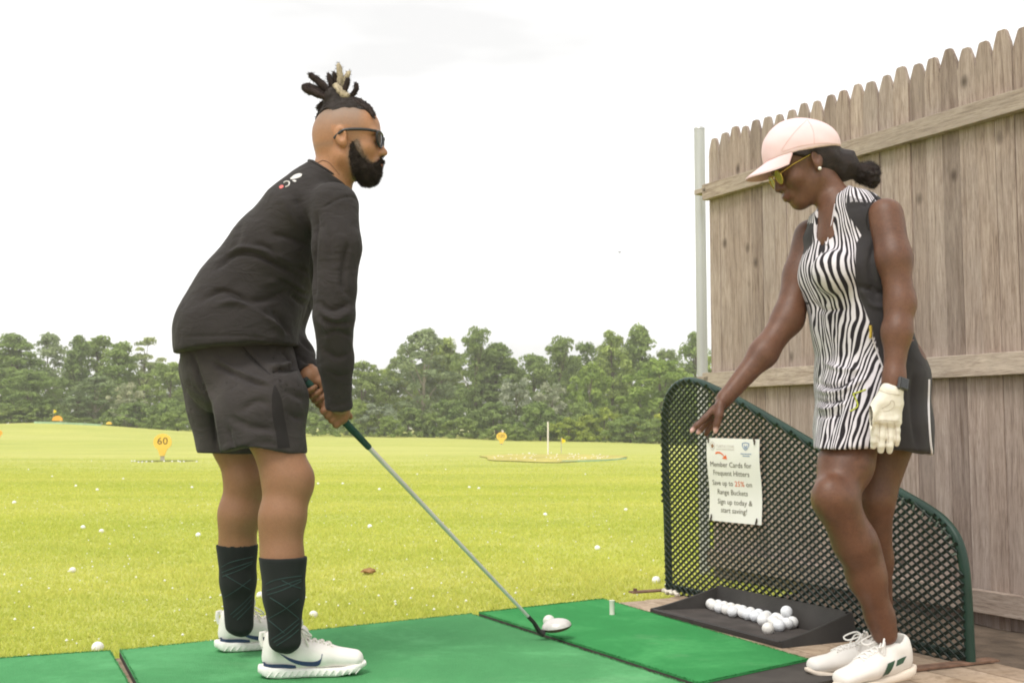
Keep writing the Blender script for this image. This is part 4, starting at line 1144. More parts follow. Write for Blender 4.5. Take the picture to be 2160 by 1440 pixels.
class Drape:
    """lays strips, lines and patches on a finished surface by casting along a direction"""
    def __init__(s, obj_or_VF):
        if isinstance(obj_or_VF, tuple): V, F = obj_or_VF; s.b = BVHTree.FromPolygons([tuple(v) for v in V], [tuple(f) for f in F])
    def hit(s, px, py, Y, off):
        o = Vector((0, 0, CAMH)); r = ray(px, py).normalized()
        loc, nor, idx, dist = s.b.ray_cast(o, r)
        if loc is None:
            p = at(px, py, Y); loc, nor, idx, dist = s.b.find_nearest(p)
        if nor.dot(r) > 0: nor = -nor
        return loc + nor * off
    def strip(s, top, bot, Y, n=24, m=5, off=0.0012, thick=0.0):
        A, B = spline(top, n), spline(bot, n); mb = MB(); rows = []
        for i in range(m):
            f = i / (m - 1); rows.append([s.hit(*(A[j] * (1 - f) + B[j] * f), Y, off * (1 if 0 < i < m - 1 and 0 < j < n - 1 else .35)) for j in range(n)])
        mb.grid(rows); return mb
    def line(s, pts, Y, r, n=20, off=0.0006, sides=5):
        P = spline(pts, n) if len(pts) > 2 else np.linspace(pts[0], pts[1], n); mb = MB(); mb.tube([s.hit(x, y, Y, off) for x, y in P], r, sides); return mb

# skin, cloth and hair materials
def skin_mat(name, base, dark, warm, rough=0.50, spec=0.34):
    m, nt, N, L, b = new_mat(name)
    vec = ncoord(N, L, 'Object'); f = nnoise(N, L, vec, 7, 4, 0.6); f2 = nnoise(N, L, vec, 38, 5, 0.7)
    c = nramp(N, L, f, [(0.3, dark), (0.65, base)])
    c = nmix(N, L, nramp(N, L, f2, [(0.42, (0, 0, 0)), (0.70, (0.5, 0.5, 0.5))]), c, warm)
    f3 = nnoise(N, L, vec, 160, 4, 0.7); c = nmix(N, L, nramp(N, L, f3, [(0.36, (0.30, 0.30, 0.30)), (0.55, (0, 0, 0))]), c, tuple(q * 0.72 for q in dark))
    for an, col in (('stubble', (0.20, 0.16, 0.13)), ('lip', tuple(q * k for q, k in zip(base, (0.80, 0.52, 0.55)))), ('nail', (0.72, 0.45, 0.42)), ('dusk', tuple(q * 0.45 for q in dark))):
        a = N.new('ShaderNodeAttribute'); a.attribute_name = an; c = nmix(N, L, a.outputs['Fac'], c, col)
    L.new(c, b.inputs['Base Color']); b.inputs['Roughness'].default_value = rough; b.inputs['Specular IOR Level'].default_value = spec
    b.inputs['Subsurface Weight'].default_value = 0.12; b.inputs['Subsurface Radius'].default_value = (0.9, 0.35, 0.2); b.inputs['Subsurface Scale'].default_value = 0.008
    nbump(N, L, b, nnoise(N, L, vec, 240, 4, 0.7), 0.3, 0.003)
    return m
def knit_mat(name, col, var=0.12, rough=0.9, fine=520, bump=0.25, sheen=0.06, crumple=0.0):
    return mat(name, col, rough, var, 7, bump, fine, 0.001, spec=0.15, sheen=sheen, crumple=crumple)
M_SKIN_M = skin_mat('skin_brown', (0.45, 0.235, 0.130), (0.36, 0.175, 0.090), (0.48, 0.235, 0.12))
M_SKIN_W = skin_mat('skin_deep_brown', (0.152, 0.068, 0.038), (0.100, 0.043, 0.025), (0.195, 0.086, 0.048), 0.44, 0.40)
M_SHIRT = knit_mat('black_jersey', (0.035, 0.0305, 0.030), crumple=0.6)
M_SHORTS = knit_mat('charcoal_woven', (0.046, 0.040, 0.039), 0.28, 0.85, 420, crumple=0.5)
M_SHORTS_D = knit_mat('black_panel', (0.024, 0.021, 0.021), 0.15, 0.85, 420)
M_SOCK = knit_mat('black_sock', (0.017, 0.019, 0.018), 0.15, 0.95, 900, 0.35)
M_SOCKL = mat('sock_line', (0.035, 0.070, 0.066), 0.9, 0.2, 30, 0)
M_HAIR = mat('black_hair', (0.028, 0.020, 0.017), 0.65, 0.4, 40, 0.7, 420, 0.003, spec=0.3)
M_LOCK = mat('dark_lock', (0.035, 0.024, 0.021), 0.8, 0.45, 60, 0.9, 260, 0.004, spec=0.2)
M_LOCKB = mat('blond_lock', (0.48, 0.40, 0.28), 0.85, 0.25, 60, 0.9, 260, 0.004, spec=0.2)
M_CHAIN = mat('neck_chain_brown', (0.20, 0.10, 0.06), 0.5, 0.1, 9, 0)
M_BEARD = mat('beard_hair', (0.036, 0.027, 0.023), 0.8, 0.4, 60, 0.9, 300, 0.004, spec=0.2)
M_PLASTIC = mat('black_plastic', (0.022, 0.022, 0.025), 0.35, 0.1, 8, 0, spec=0.5)
M_LENS = mat('dark_lens', (0.008, 0.009, 0.010), 0.08, 0.05, 4, 0, spec=0.8)
M_SHOEK = knit_mat('shoe_knit', (0.79, 0.74, 0.70), 0.06, 0.85, 600, 0.3)
M_SOLE = mat('white_foam', (0.80, 0.785, 0.73), 0.6, 0.05, 9, 0.15, 160, 0.002)
M_NAVY = mat('navy_mark', (0.045, 0.065, 0.155), 0.5, 0.1, 9, 0.05)
M_LACE = mat('lace_white', (0.76, 0.72, 0.64), 0.85, 0.08, 30, 0.3, 400, 0.001)
M_TREAD = mat('outsole_dark', (0.14, 0.115, 0.10), 0.8, 0.15, 9, 0.2)

HEAD_K = 0.012
def head_prims(T, s, female=False):
    """canonical head facing +x, z up, metres; T maps a canonical point to the scene"""
    ax = [np.array(T((1, 0, 0))) - np.array(T((0, 0, 0))), np.array(T((0, 1, 0))) - np.array(T((0, 0, 0)))]
    e = lambda c, r: Ell(T(c), tuple(q * s for q in r), ax[0], ax[1])
    cp = lambda a, b, ra, rb: Ecap(T(a), T(b), ra * s, rb * s)
    P = []
    P.append(([e((-.006, 0, .020), (.098, .076, .087)), e((-.045, 0, -.005), (.055, .062, .065))], .03))
    P.append(([e((.034, 0, -.045), (.056, .060, .074)), e((.045, 0, .03), (.045, .058, .05))], .03))
    P.append(([cp((-.006, y, -.070), (.055, y * .38, -.108), .024, .019) for y in (.047, -.047)], .03))
    P.append(([e((.068, 0, -.106), (.021, .024, .020))], .022))
    P.append(([e((.062, y, -.040), (.026, .026, .024)) for y in (.037, -.037)], .02))
    P.append(([e((.080, y, .008), (.013, .026, .010)) for y in (.026, -.026)], .016))
    sub = [(e((.098, y, -.014), (.016, .017, .011)), .012) for y in (.033, -.033)]
    Q = [([e((.080, y, -.014), (.0125, .0135, .0115)) for y in (.031, -.031)], .004)]
    Q.append(([cp((.085, 0, .000), (.106, 0, -.042), .0095, .0105)], .012))
    Q.append(([e((.108, 0, -.046), (.0125, .0125, .0105))], .006))
    Q.append(([e((.099, y, -.050), (.011, .0085, .0085)) for y in (.0125, -.0125)], .006))
    Q.append(([e((.087, 0, -.077), (.014, .028, .018))], .014))
    Q.append(([e((.099, 0, -.0735), (.0085, .022, .0055))], .004))
    Q.append(([e((.0985, 0, -.0855), (.0090, .019, .0068))], .004))
    sub2 = [(cp((.112, .018, -.0795), (.112, -.018, -.0795), .0035, .0035), .004), (e((.106, .006, -.0565), (.005, .0035, .0035)), .002), (e((.106, -.006, -.0565), (.005, .0035, .0035)), .002)]
    ears = []
    for y in (1, -1):
        ux = np.array(T((.95, .25 * y, .12))) - np.array(T((0, 0, 0))); uy = np.array(T((-.25, .95 * y, 0))) - np.array(T((0, 0, 0)))
        ears.append(([Ell(T((-.010, .081 * y, -.014)), (.019 * s, .009 * s, .029 * s), ux, uy), Ell(T((-.002, .078 * y, -.036)), (.012 * s, .008 * s, .013 * s), ux, uy)], .008))
        sub2.append((Ell(T((-.006, .090 * y, -.012)), (.010 * s, .0075 * s, .018 * s), ux, uy), .004))
    return P, sub, Q + ears, sub2
def add_head(f, T, s, female=False):
    P, s1, Q, s2 = head_prims(T, s, female)
    for pr, k in P: f.add(pr, k * s)
    for p, k in s1: f.sub(p, k * s)
    for pr, k in Q: f.add(pr, k * s)
    for p, k in s2: f.sub(p, k * s)
def frameT(org, fx, fy, fz, s):
    o = np.array(org, float); fx, fy, fz = [np.array(q, float) for q in (fx, fy, fz)]
    return lambda c: o + s * (fx * c[0] + fy * c[1] + fz * c[2])
def wrap_finger(c, axis, e1, e2, r, a0, a1, n, rad, rad2, shift=0.0):
    """a finger bent round a bar: points on an arc about it"""
    pts = []; 
    for i in range(n):
        t = i / (n - 1); a = a0 + (a1 - a0) * t
        pts.append(np.array(c) + np.array(axis) * shift * t + (np.array(e1) * math.cos(a) + np.array(e2) * math.sin(a)) * r)
    return chain(pts, [rad + (rad2 - rad) * i / (n - 1) for i in range(n)])

def build_shoe(parent, place, kind):
    """running shoe in its own frame (x to the toe, y to the side, z up, metres); place maps to the scene"""
    L = 0.305 if kind == 'run' else 0.280
    h = 0.004
    f = Sdf(np.arange(-.02, L + .03, h), np.arange(-.065, .065, h), np.arange(-.01, .15, h))
    sc = L / .305; hs = 1.0 if kind == 'run' else .9
    st = .027 if kind == 'run' else .024
    E = lambda a, b, ra, rb, u=(0, 1, 0): Ecap(tuple(q * sc for q in a), tuple(q * sc for q in b), tuple(q * sc for q in ra), tuple(q * sc for q in rb), u)
    # upper: heel cup, mid foot, vamp, toe box (section radii: across, up)
    f.add([E((.042, 0, .052), (.100, 0, .056), (.034, .036), (.038, .038)), E((.042, 0, .070), (.040, 0, .108), (.036, .029), (.035, .026), (0, 1, 0)),
           E((.100, 0, .056), (.175, .002, .054), (.038, .038), (.044, .033)), E((.175, .002, .052), (.266, .000, .041), (.044, .032), (.036, .026)),
           E((.080, 0, .085), (.150, 0, .070), (.026, .028), (.030, .022)), E((.045, 0, .088), (.085, 0, .098), (.036, .026), (.034, .024))], .022 * sc)
    f.cut((0, 0, st * .55), (0, 0, -1))
    f.sub(Ecap((.064 * sc, 0, .090 * sc), (.062 * sc, 0, .150 * sc), (.026 * sc, .028 * sc), (.030 * sc, .040 * sc), (0, 1, 0)), .006)
    V, F = f.mesh(2); V = wobble(V, F, .0007, 90, 3)
    g = Sdf(np.arange(-.03, L + .035, h), np.arange(-.07, .07, h), np.arange(-.012, .06, h))
    X, Y, Z = g.grids((slice(None),) * 3)
    t = np.clip(X / L, 0, 1)
    half = np.interp(t, [0, .06, .2, .45, .7, .88, 1.0], ([.018, .033, .038, .036, .047, .038, .008] if kind == 'run' else [.018, .032, .036, .034, .043, .034, .006])) * sc
    bot = np.interp(t, [-.0, .05, .15, .7, .88, 1.0], [.014, .005, .0, .0, .008, .024]); top = np.interp(t, [0, .12, .35, .75, 1.0], [st + .008, st + .004, st - .001, st - .003, st + .010])
    dd = np.maximum(np.maximum(np.abs(Y) - half - .004 * np.sin((Z - bot) / np.maximum(top - bot, .005) * 3.1), np.maximum(bot - Z, Z - top)), np.maximum(-X - .004, X - L + .004))
    g.D = np.broadcast_to(dd, g.D.shape).astype(np.float32).copy()
    SV, SF = g.mesh(3)
    P = lambda A: np.array([place(v) for v in A])
    up = mesh_np('shoe', P(V), F, M_SHOEK if kind == 'run' else M_WLEATHER, parent)
    W_, Fw = P(V), F
    sm = mesh_np('sole', P(SV), SF, M_SOLE if kind == 'run' else M_WSOLE, up)
    mb = MB(); rows = []
    for i in range(14):
        x = .03 + (L - .06) * i / 13
        if kind == 'run':
            hw = float(np.interp(x / L, [0, .06, .2, .45, .7, .88, 1.0], [.018, .033, .038, .036, .048, .040, .014])) * sc
            for sy in (1, -1):
                mb.tube([place((x - .008, sy * (hw + .0045), .006)), place((x + .006, sy * (hw + .0045), st * .78))], .0016, 5)
    if kind == 'run': mb.build('sole_ridge', M_SOLE, up, smooth=True)['kind'] = 'stuff'
    # laces
    BV = BVHTree.FromPolygons([tuple(v) for v in V], [tuple(q) for q in F])
    def surf(x, y):
        l, n_, i_, d_ = BV.ray_cast(Vector((x, y, .2)), Vector((0, 0, -1))); return Vector((x, y, (l.z if l else .07) + .002))
    mb = MB()
    for i in range(5):
        x = (.105 + .021 * i) * sc; w = (.017 + .001 * i) * sc
        for sg in (1, -1): mb.tube([place(surf(x, -w * sg)), place(surf(x + .006 * sc, 0) + Vector((0, 0, .0022))), place(surf(x + .012 * sc, w * sg))], .0026, 6)
    top_ = surf(.100 * sc, 0) + Vector((0, 0, .003))
    for sg, ln in ((1, .040), (-1, .048)):
        lp = [top_, top_ + Vector((.012, sg * .018, .012)), top_ + Vector((.040, sg * (.030 + ln * .2), -.004)), top_ + Vector((.038, sg * .022, -.012)), top_ + Vector((.008, sg * .006, .0))]
        if kind == 'run' and sg == 1: lp = [top_, top_ + Vector((-.004, -.012, .030)), top_ + Vector((.010, -.014, .045)), top_ + Vector((.018, -.012, .020)), top_ + Vector((.004, 0, .002))]
        q = spline(lp, 14); mb.tube([place(v) for v in q], .0026, 6)
    for sg in (1, -1):
        q = spline([top_, top_ + Vector((.014, sg * .02, .004)), surf(.135 * sc, sg * .034 * sc) + Vector((0, 0, .002))], 8); mb.tube([place(v) for v in q], .0024, 6)
    mb.build('laces', M_LACE if kind == 'run' else M_WLACE, up, smooth=True)
    return up, W_, Fw, (V, F, BV)
def side_patch(shoe, geo, place, outline, side, name, m, lift=.0014, n=22, rows=5):
    """flat mark laid on a side of the shoe: outline gives upper and lower edge as (x, z)"""
    V, F, BV = geo; mb = MB(); A, B = spline(outline[0], n), spline(outline[1], n); R = []
    for i in range(rows):
        f = i / (rows - 1); r = []
        for j in range(n):
            x, z = A[j] * (1 - f) + B[j] * f
            l, nn, _, _ = BV.ray_cast(Vector((x, side * .2, z)), Vector((0, -side, 0)))
            if l is None: l, nn, _, _ = BV.find_nearest(Vector((x, side * .04, z)))
            if nn.y * side < 0: nn = -nn
            r.append(place(l + nn * lift))
        R.append(r)
    mb.grid(R); return mb.build(name, m, shoe, smooth=True)
# ------------------------------------------------------------------ the man
def A(px, py, Y): return np.array(at(px, py, Y))
def build_man():
    HY = 3.34
    s = 0.985; sm_ = 720.0
    org = A(734, 291, HY)
    T = frameT(org, (1, 0, 0), (0, 1, 0), (0, 0, 1), s)
    hd = org
    # graded grid: fine at the head and the hands
    hx = (A(655, 0, HY)[0], A(835, 0, HY)[0]); hz = (A(0, 420, HY)[2], A(0, 200, HY)[2])
    kx = (A(640, 0, 3.3)[0], A(750, 0, 3.3)[0]); kz = (A(0, 920, 3.3)[2], A(0, 785, 3.3)[2])
    xs = graded(-1.05, -.28, .0075, [(hx[0], hx[1], .0026), (kx[0], kx[1], .0026)])
    ys = graded(2.95, 3.75, .0075, [(HY - .095, HY + .095, .0030), (3.24, 3.42, .0028)])
    zs = graded(-.02, 1.66, .0075, [(hz[0], hz[1], .0026), (kz[0], kz[1], .0026)])
    f = Sdf(xs, ys, zs)
    # torso and arms under the shirt
    UD = (0, 1, 0)
    f.add([Ecap(A(492, 790, 3.40), A(498, 700, 3.40), (.130, .11), (.125, .105), UD), Ecap(A(505, 700, 3.40), A(580, 545, 3.39), (.135, .105), (.14, .11), UD),
           Ecap(A(580, 545, 3.39), A(650, 440, 3.38), (.14, .11), (.15, .10), UD), Ecap(A(650, 440, 3.37), A(690, 395, 3.36), (.13, .075), (.07, .06), UD)], .05)
    f.add([Ecap(A(693, 400, 3.35), A(712, 335, 3.34), (.062, .064), (.058, .060), UD)], .03)
    f.add(chain([A(705, 445, 3.20), A(703, 640, 3.18), A(717, 850, 3.27)], [.055, .042, .026]), .03)
    f.add(chain([A(690, 450, 3.52), A(602, 700, 3.53), A(656, 795, 3.37)], [.052, .040, .027]), .03)
    def placer(heel, yaw, pitch=0.0):
        h = Vector(heel); cy, sy, cp, sp = math.cos(yaw), math.sin(yaw), math.cos(pitch), math.sin(pitch)
        def f_(v):
            x, y, z = v[0], v[1], v[2]; x, z = x * cp + z * sp, -x * sp + z * cp
            return Vector((h.x + x * cy - y * sy, h.y + x * sy + y * cy, h.z + z))
        return f_
    h1 = gnd(531, 1440, 0.0); h1.z = .001; h2 = gnd(442, 1381, 0.0); h2.z = .001
    h1 += Vector((.004, .072, 0)); h2 += Vector((.004, .055, 0))
    pl1, pl2 = placer(h1, math.radians(12)), placer(h2, math.radians(20))
    # legs
    LR, LL = 3.235, 3.50
    f.add([Ecap(A(520, 800, 3.34), A(572, 900, 3.275), (.080, .082), (.078, .076), UD), Ecap(A(575, 900, 3.275), A(604, 1005, 3.25), (.078, .075), (.062, .066), UD),
           Ecap(A(606, 1010, 3.25), A(598, 1085, LR), (.060, .065), (.056, .060), UD), Ecap(A(597, 1090, LR), A(596, 1180, 3.225), (.060, .060), (.052, .054), UD),
           Ecap(A(596, 1180, 3.225), A(598, 1345, 3.215), (.052, .054), (.023, .034), UD)], .03)
    f.add([Ell(A(630, 1020, 3.245), (.038, .045, .052)), Ell(A(578, 1120, 3.24), (.036, .045, .085))], .03)
    f.add([Ecap(pl1((.07, 0, .062)), pl1((.19, 0, .046)), (.024, .024), (.026, .014), UD)], .02)
    f.add([Ecap(A(455, 780, 3.50), A(500, 930, 3.52), (.095, .095), (.082, .076), UD), Ecap(A(500, 930, 3.52), A(520, 1010, 3.51), (.076, .072), (.060, .064), UD),
           Ecap(A(520, 1010, 3.51), A(508, 1080, LL + .01), (.058, .060), (.057, .060), UD), Ecap(A(506, 1085, LL + .01), A(501, 1160, 3.52), (.060, .058), (.050, .052), UD),
           Ecap(A(501, 1160, 3.52), A(506, 1300, 3.53), (.050, .052), (.029, .036), UD)], .03)
    f.add([Ell(A(492, 1100, 3.51), (.036, .045, .085))], .03)
    f.add([Ecap(pl2((.07, 0, .062)), pl2((.19, 0, .046)), (.024, .024), (.026, .014), UD)], .02)
    # hands on the grip
    g0, g1 = A(645, 802, 3.345), A(1126, 1312, 3.80)
    ga = (g1 - g0) / np.linalg.norm(g1 - g0)
    e1 = np.array([0, -1, 0.]); e1 = e1 - ga * e1.dot(ga); e1 /= np.linalg.norm(e1); e2 = np.cross(ga, e1)
    if e2[2] < 0: e2 = -e2                                    # e2: upper side of the grip in the picture
    R = .0135
    # left (upper) hand: palm on the far side, finger ends wrapping round to the near side
    lc = g0 + ga * .048
    f.add([Ell(lc - e1 * .026 + e2 * .006, (.040, .017, .026), ga, e1)], .015)
    f.add([Ecap(A(655, 792, 3.37), lc - e1 * .022 + e2 * .014 - ga * .02, .025, .021)], .02)
    for i, (o, rr) in enumerate(((.022, .0088), (.041, .0094), (.060, .0096), (.078, .0092))):
        f.add(wrap_finger(g0 + ga * o, ga, e1, e2, R + .0085, math.radians(215), math.radians(385), 7, rr, rr * .86, .006), .0035)
    f.add(chain([lc + e2 * .026 - ga * .02, g0 + ga * .070 + e2 * .0225 + e1 * .006, g0 + ga * .098 + e2 * .021 + e1 * .010], [.0125, .0105, .009]), .008)
    # right (lower) hand: back of the hand to the viewer, fingers under and round
    rc = g0 + ga * .128
    f.add([Ell(rc + e1 * .028 + e2 * .004, (.043, .016, .034), ga, e1)], .014)
    f.add([Ecap(A(717, 850, 3.27), rc + e1 * .026 + e2 * .022 - ga * .006, .026, .022)], .02)
    for i, (o, rr) in enumerate(((.098, .0088), (.116, .0096), (.135, .0100), (.154, .0098))):
        kn = g0 + ga * o + e1 * (.034) - e2 * .020
        f.add(Ell(kn, (.0105, .0105, .0105)), .006)
        f.add(chain([g0 + ga * o + e1 * .033 + e2 * .01, kn], [.010, .0098]), .006)
        f.add(wrap_finger(g0 + ga * o, ga, e1, e2, R + .010, math.radians(-30), math.radians(-205), 7, rr, rr * .86, .004), .004)
    f.add(chain([rc + e1 * .028 + e2 * .024 - ga * .012, g0 + ga * .145 + e2 * .026 + e1 * .018, g0 + ga * .172 + e2 * .022 + e1 * .006], [.0135, .0115, .0092]), .008)
    add_head(f, T, s)
    V, F = f.mesh(2)
    # vertex marks: shaved sides, lips
    q = (V - org) / s
    st = np.clip((q[:, 2] + .030) / .05, 0, 1) * np.clip((.066 - q[:, 0]) / .03, 0, 1) * (q[:, 2] > -.09) * (.34 + .40 * np.clip((q[:, 2] - .02) / .05, 0, 1))
    band = np.exp(-((q[:, 2] + .034) / .010) ** 2) * (q[:, 0] < -.035) * .35
    ear = (np.abs(q[:, 1]) > .074 ) & (q[:, 2] < .02)
    st = np.where(ear, 0, np.maximum(st, band)); st[V[:, 2] < hd[2] - .1] = 0
    bpx, bpy_ = project(V); bl_ = [(752, 300), (762, 326), (773, 341), (788, 352), (798, 343), (808, 335), (815, 337), (812, 363), (808, 378), (801, 392), (768, 400), (750, 372), (744, 352), (741, 332), (744, 312), (752, 300)]
    bd = seg_dist(bpx, bpy_, bl_); st = np.maximum(st, .85 * np.exp(-(bd / 8.5) ** 2) * (V[:, 2] > hd[2] - .17) * (q[:, 0] > -.005) * (q[:, 0] < .112) * (np.abs(q[:, 1]) < .085))
    lip = np.exp(-((q[:, 2] + .0795) / .0095) ** 4) * np.clip((q[:, 0] - .089) / .006, 0, 1) * (np.abs(q[:, 1]) < .026)
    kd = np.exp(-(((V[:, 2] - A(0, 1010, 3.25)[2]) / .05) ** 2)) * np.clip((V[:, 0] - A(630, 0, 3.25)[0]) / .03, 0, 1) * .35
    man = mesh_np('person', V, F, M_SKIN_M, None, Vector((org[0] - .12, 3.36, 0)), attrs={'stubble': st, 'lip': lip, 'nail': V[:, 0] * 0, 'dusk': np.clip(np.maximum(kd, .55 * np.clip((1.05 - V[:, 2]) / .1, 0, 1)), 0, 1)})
    tag(man, 'bearded man in a black long-sleeved shirt and dark shorts gripping a golf club', 'person')
    BV = (V, F)

    # --- shirt
    xs = graded(-1.08, -.36, .0050, []); ys = graded(2.98, 3.74, .0062, []); zs = graded(.62, 1.5, .0050, [])
    c = Sdf(xs, ys, zs)
    def E(p, q, a, b): return Ecap(p, q, a, b, UD)
    c.add([E(A(494, 790, 3.39), A(493, 700, 3.39), (.200, .170), (.192, .164)), E(A(493, 700, 3.39), A(522, 628, 3.39), (.190, .164), (.178, .146)),
           E(A(522, 628, 3.39), A(583, 540, 3.385), (.178, .146), (.178, .134)), E(A(583, 540, 3.385), A(640, 455, 3.375), (.178, .134), (.183, .112)),
           E(A(640, 455, 3.375), A(672, 412, 3.37), (.178, .104), (.140, .076))], .045)
    c.add([E(A(672, 402, 3.36), A(694, 375, 3.35), (.10, .076), (.070, .068))], .06)
    c.add([E(A(532, 700, 3.345), A(535, 800, 3.34), (.150, .125), (.150, .130))], .05)
    c.add([Ell(A(575, 640, 3.40), (.085, .13, .075))], .05)
    X, Y, Z = c.grids((slice(None),) * 3)
    hem = A(370, 742, 3.4)[2] + (X - A(370, 0, 3.4)[0]) * 0.07 + .012 * np.sin(Y * 9)
    c.D = np.maximum(c.D, hem - Z).astype(np.float32)
    def sleeve(up_, lo_, cuff, k=.045):
        g = Sdf(xs, ys, zs); g.add(chain(*up_), .02); g.add(chain(*lo_), .02)
        w = lo_[0][-1] - lo_[0][-2]; w /= np.linalg.norm(w); g.cut(cuff, w)
        h = np.maximum(k - np.abs(c.D - g.D), 0) / k; c.D = (np.minimum(c.D, g.D) - h * h * k * .25).astype(np.float32)
    sleeve(([A(706, 436, 3.215), A(711, 520, 3.175), A(706, 610, 3.165)], [.070, .067, .058]),
           ([A(706, 610, 3.165), A(704, 665, 3.165), A(708, 760, 3.215), A(715, 860, 3.275), A(716, 890, 3.29)], [.057, .056, .049, .0355, .033]), A(716, 861, 3.275))
    sleeve(([A(690, 452, 3.50), A(642, 580, 3.54), A(600, 700, 3.53)], [.070, .064, .055]),
           ([A(600, 700, 3.53), A(628, 748, 3.45), A(656, 803, 3.355)], [.055, .048, .036]), A(653, 786, 3.375), .03)
    ncut = A(692, 366, 3.35); nn = np.array([.55, -.05, .83]); nn /= np.linalg.norm(nn)
    dn = (X - ncut[0]) * nn[0] + (Y - ncut[1]) * nn[1] + (Z - ncut[2]) * nn[2]
    nearN = (np.abs(Y - 3.35) < .13) & (Z > A(0, 420, 3.35)[2]) & (X > A(630, 0, 3.3)[0])
    c.D = np.where(nearN, np.maximum(c.D, dn), c.D).astype(np.float32)
    c.shell(.011)
    SV, SF = c.mesh(2)
    cv = lambda L, ox=340, oy=320, k=1 / 3: [(ox + x * k, oy + y * k) for x, y in L]
    folds = [(cv([(350, 740), (460, 650), (580, 650), (700, 700), (870, 790)]), 6, -7), (cv([(360, 700), (470, 620), (600, 610), (760, 680), (900, 760)]), 7, 5),
             (cv([(540, 590), (660, 600), (760, 690), (960, 780)]), 6, -5), (cv([(680, 520), (800, 540), (950, 600)]), 7, -4), (cv([(700, 800), (800, 830), (900, 900), (960, 900)]), 6, -7),
             (cv([(640, 840), (760, 810), (860, 860), (930, 930)]), 8, 5), (cv([(250, 950), (380, 880), (500, 930), (620, 1000), (760, 1090)]), 7, -6), (cv([(330, 970), (480, 950), (600, 990), (720, 1090), (810, 1170)]), 7, 6),
             (cv([(560, 950), (680, 930), (800, 880)]), 8, -5), (cv([(700, 990), (780, 1100), (810, 1170)]), 7, -6), (cv([(820, 900), (900, 960), (950, 960)]), 7, -6),
             (cv([(850, 260), (880, 340), (930, 470), (960, 560)]), 8, -5), (cv([(760, 260), (820, 400), (900, 500)]), 9, 3),
             (cv([(985, 400), (975, 560), (965, 720), (970, 900)]), 5, -9), (cv([(1010, 360), (1120, 300), (1210, 285), (1265, 330)]), 2.2, -3.0),
             (cv([(1000, 420), (1060, 560), (1080, 700)]), 9, -3), (cv([(1190, 560), (1160, 680), (1150, 850), (1190, 910)]), 7, -5), (cv([(1000, 960), (1080, 1000), (1190, 960)]), 6, -6), (cv([(1010, 1010), (1100, 1060), (1200, 1010)]), 6, 4),
             (cv([(1010, 1060), (1100, 1090), (1200, 1080)]), 6, -5), (cv([(1020, 1160), (1120, 1140), (1205, 1170)]), 6, -4), (cv([(1030, 1250), (1120, 1300), (1200, 1270)]), 6, -4), (cv([(1050, 1380), (1130, 1420), (1195, 1400)]), 5, -3),
             (cv([(980, 1050), (1040, 1120), (1060, 1220)]), 6, 4), (cv([(880, 1180), (940, 1240), (990, 1260)]), 5, -4), (cv([(870, 1290), (930, 1330), (990, 1340)]), 5, -4),
             (cv([(500, 440), (480, 560), (380, 720)]), 9, -3), (cv([(100, 1172), (300, 1168), (560, 1170), (800, 1215)]), 2.2, -2.2)]
    SV = cloth_folds(SV, SF, folds); SV = wobble(SV, SF, .0016, 34, 5); SV = wobble(SV, SF, .0007, 85, 15); SV = relax(SV, SF, .3)
    shirt = mesh_np('shirt', SV, SF, M_SHIRT, man)
    dr = Drape((SV, SF))
    M_PRINT = mat('print_white', (0.62, 0.60, 0.58), .8, .1, 20, 0); M_PRINTR = mat('print_red', (0.62, 0.16, 0.15), .8, .1, 20, 0)
    cz = lambda L: [(577 + x / 4.6, 120 + y / 4.25) for x, y in L]
    dr.strip(cz([(160, 1090), (200, 1060), (250, 1045), (278, 1052)]), cz([(170, 1100), (215, 1092), (255, 1080), (272, 1068)]), 3.3, 14, 5).build('back_print', M_PRINT, shirt)
    dr.strip(cz([(180, 1105), (205, 1104), (222, 1110)]), cz([(185, 1112), (205, 1122), (220, 1118)]), 3.3, 8, 4).build('back_print', M_PRINT, shirt)
    dr.line(cz([(100, 1130), (115, 1120), (140, 1118), (155, 1130), (145, 1155), (115, 1168)]), 3.3, .0022).build('back_print', M_PRINT, shirt)
    dr.strip(cz([(52, 1165), (75, 1150), (95, 1152)]), cz([(62, 1182), (82, 1178), (98, 1166)]), 3.3, 8, 4).build('back_print', M_PRINTR, shirt)
    # collar rib
    mb = MB(); bn = Drape((SV, SF))
    ring = []
    for i in range(30):
        a = 2 * math.pi * i / 30; u = np.array([.83, 0, -.55]); v = np.array([0, 1, 0])
        p = ncut + (u * math.cos(a) + v * math.sin(a)) * .069
        l, n_, _, _ = bn.b.find_nearest(Vector(p)); ring.append(Vector(l) + Vector(nn) * .002)
    mb.tube(ring + ring[:1], .0052, 7); mb.build('collar', M_SHIRT, shirt, smooth=True)
    # thin chain at the neck
    dm = Drape(BV); dm.line(cz([(410, 960), (480, 930), (540, 950), (590, 1000), (640, 1060)]), 3.3, .0009, 24, .0008).build('neck_chain', M_CHAIN, man)

    # --- shorts
    xs = graded(-1.08, -.50, .0062, []); ys = graded(3.05, 3.75, .0068, []); zs = graded(.58, .97, .0062, [])
    c = Sdf(xs, ys, zs)
    c.add([E(A(490, 690, 3.40), A(492, 770, 3.40), (.150, .148), (.160, .154))], .03)
    c.add([E(A(550, 735, 3.39), A(570, 840, 3.31), (.105, .092), (.100, .100))], .03)
    c.add([E(A(522, 800, 3.335), A(550, 860, 3.285), (.100, .112), (.108, .122)), E(A(550, 850, 3.285), A(558, 975, 3.265), (.108, .122), (.106, .124))], .04)
    c.add([E(A(470, 770, 3.51), A(486, 850, 3.52), (.115, .135), (.108, .128)), E(A(486, 850, 3.52), A(503, 985, 3.52), (.104, .126), (.100, .116))], .03)
    X, Y, Z = c.grids((slice(None),) * 3)
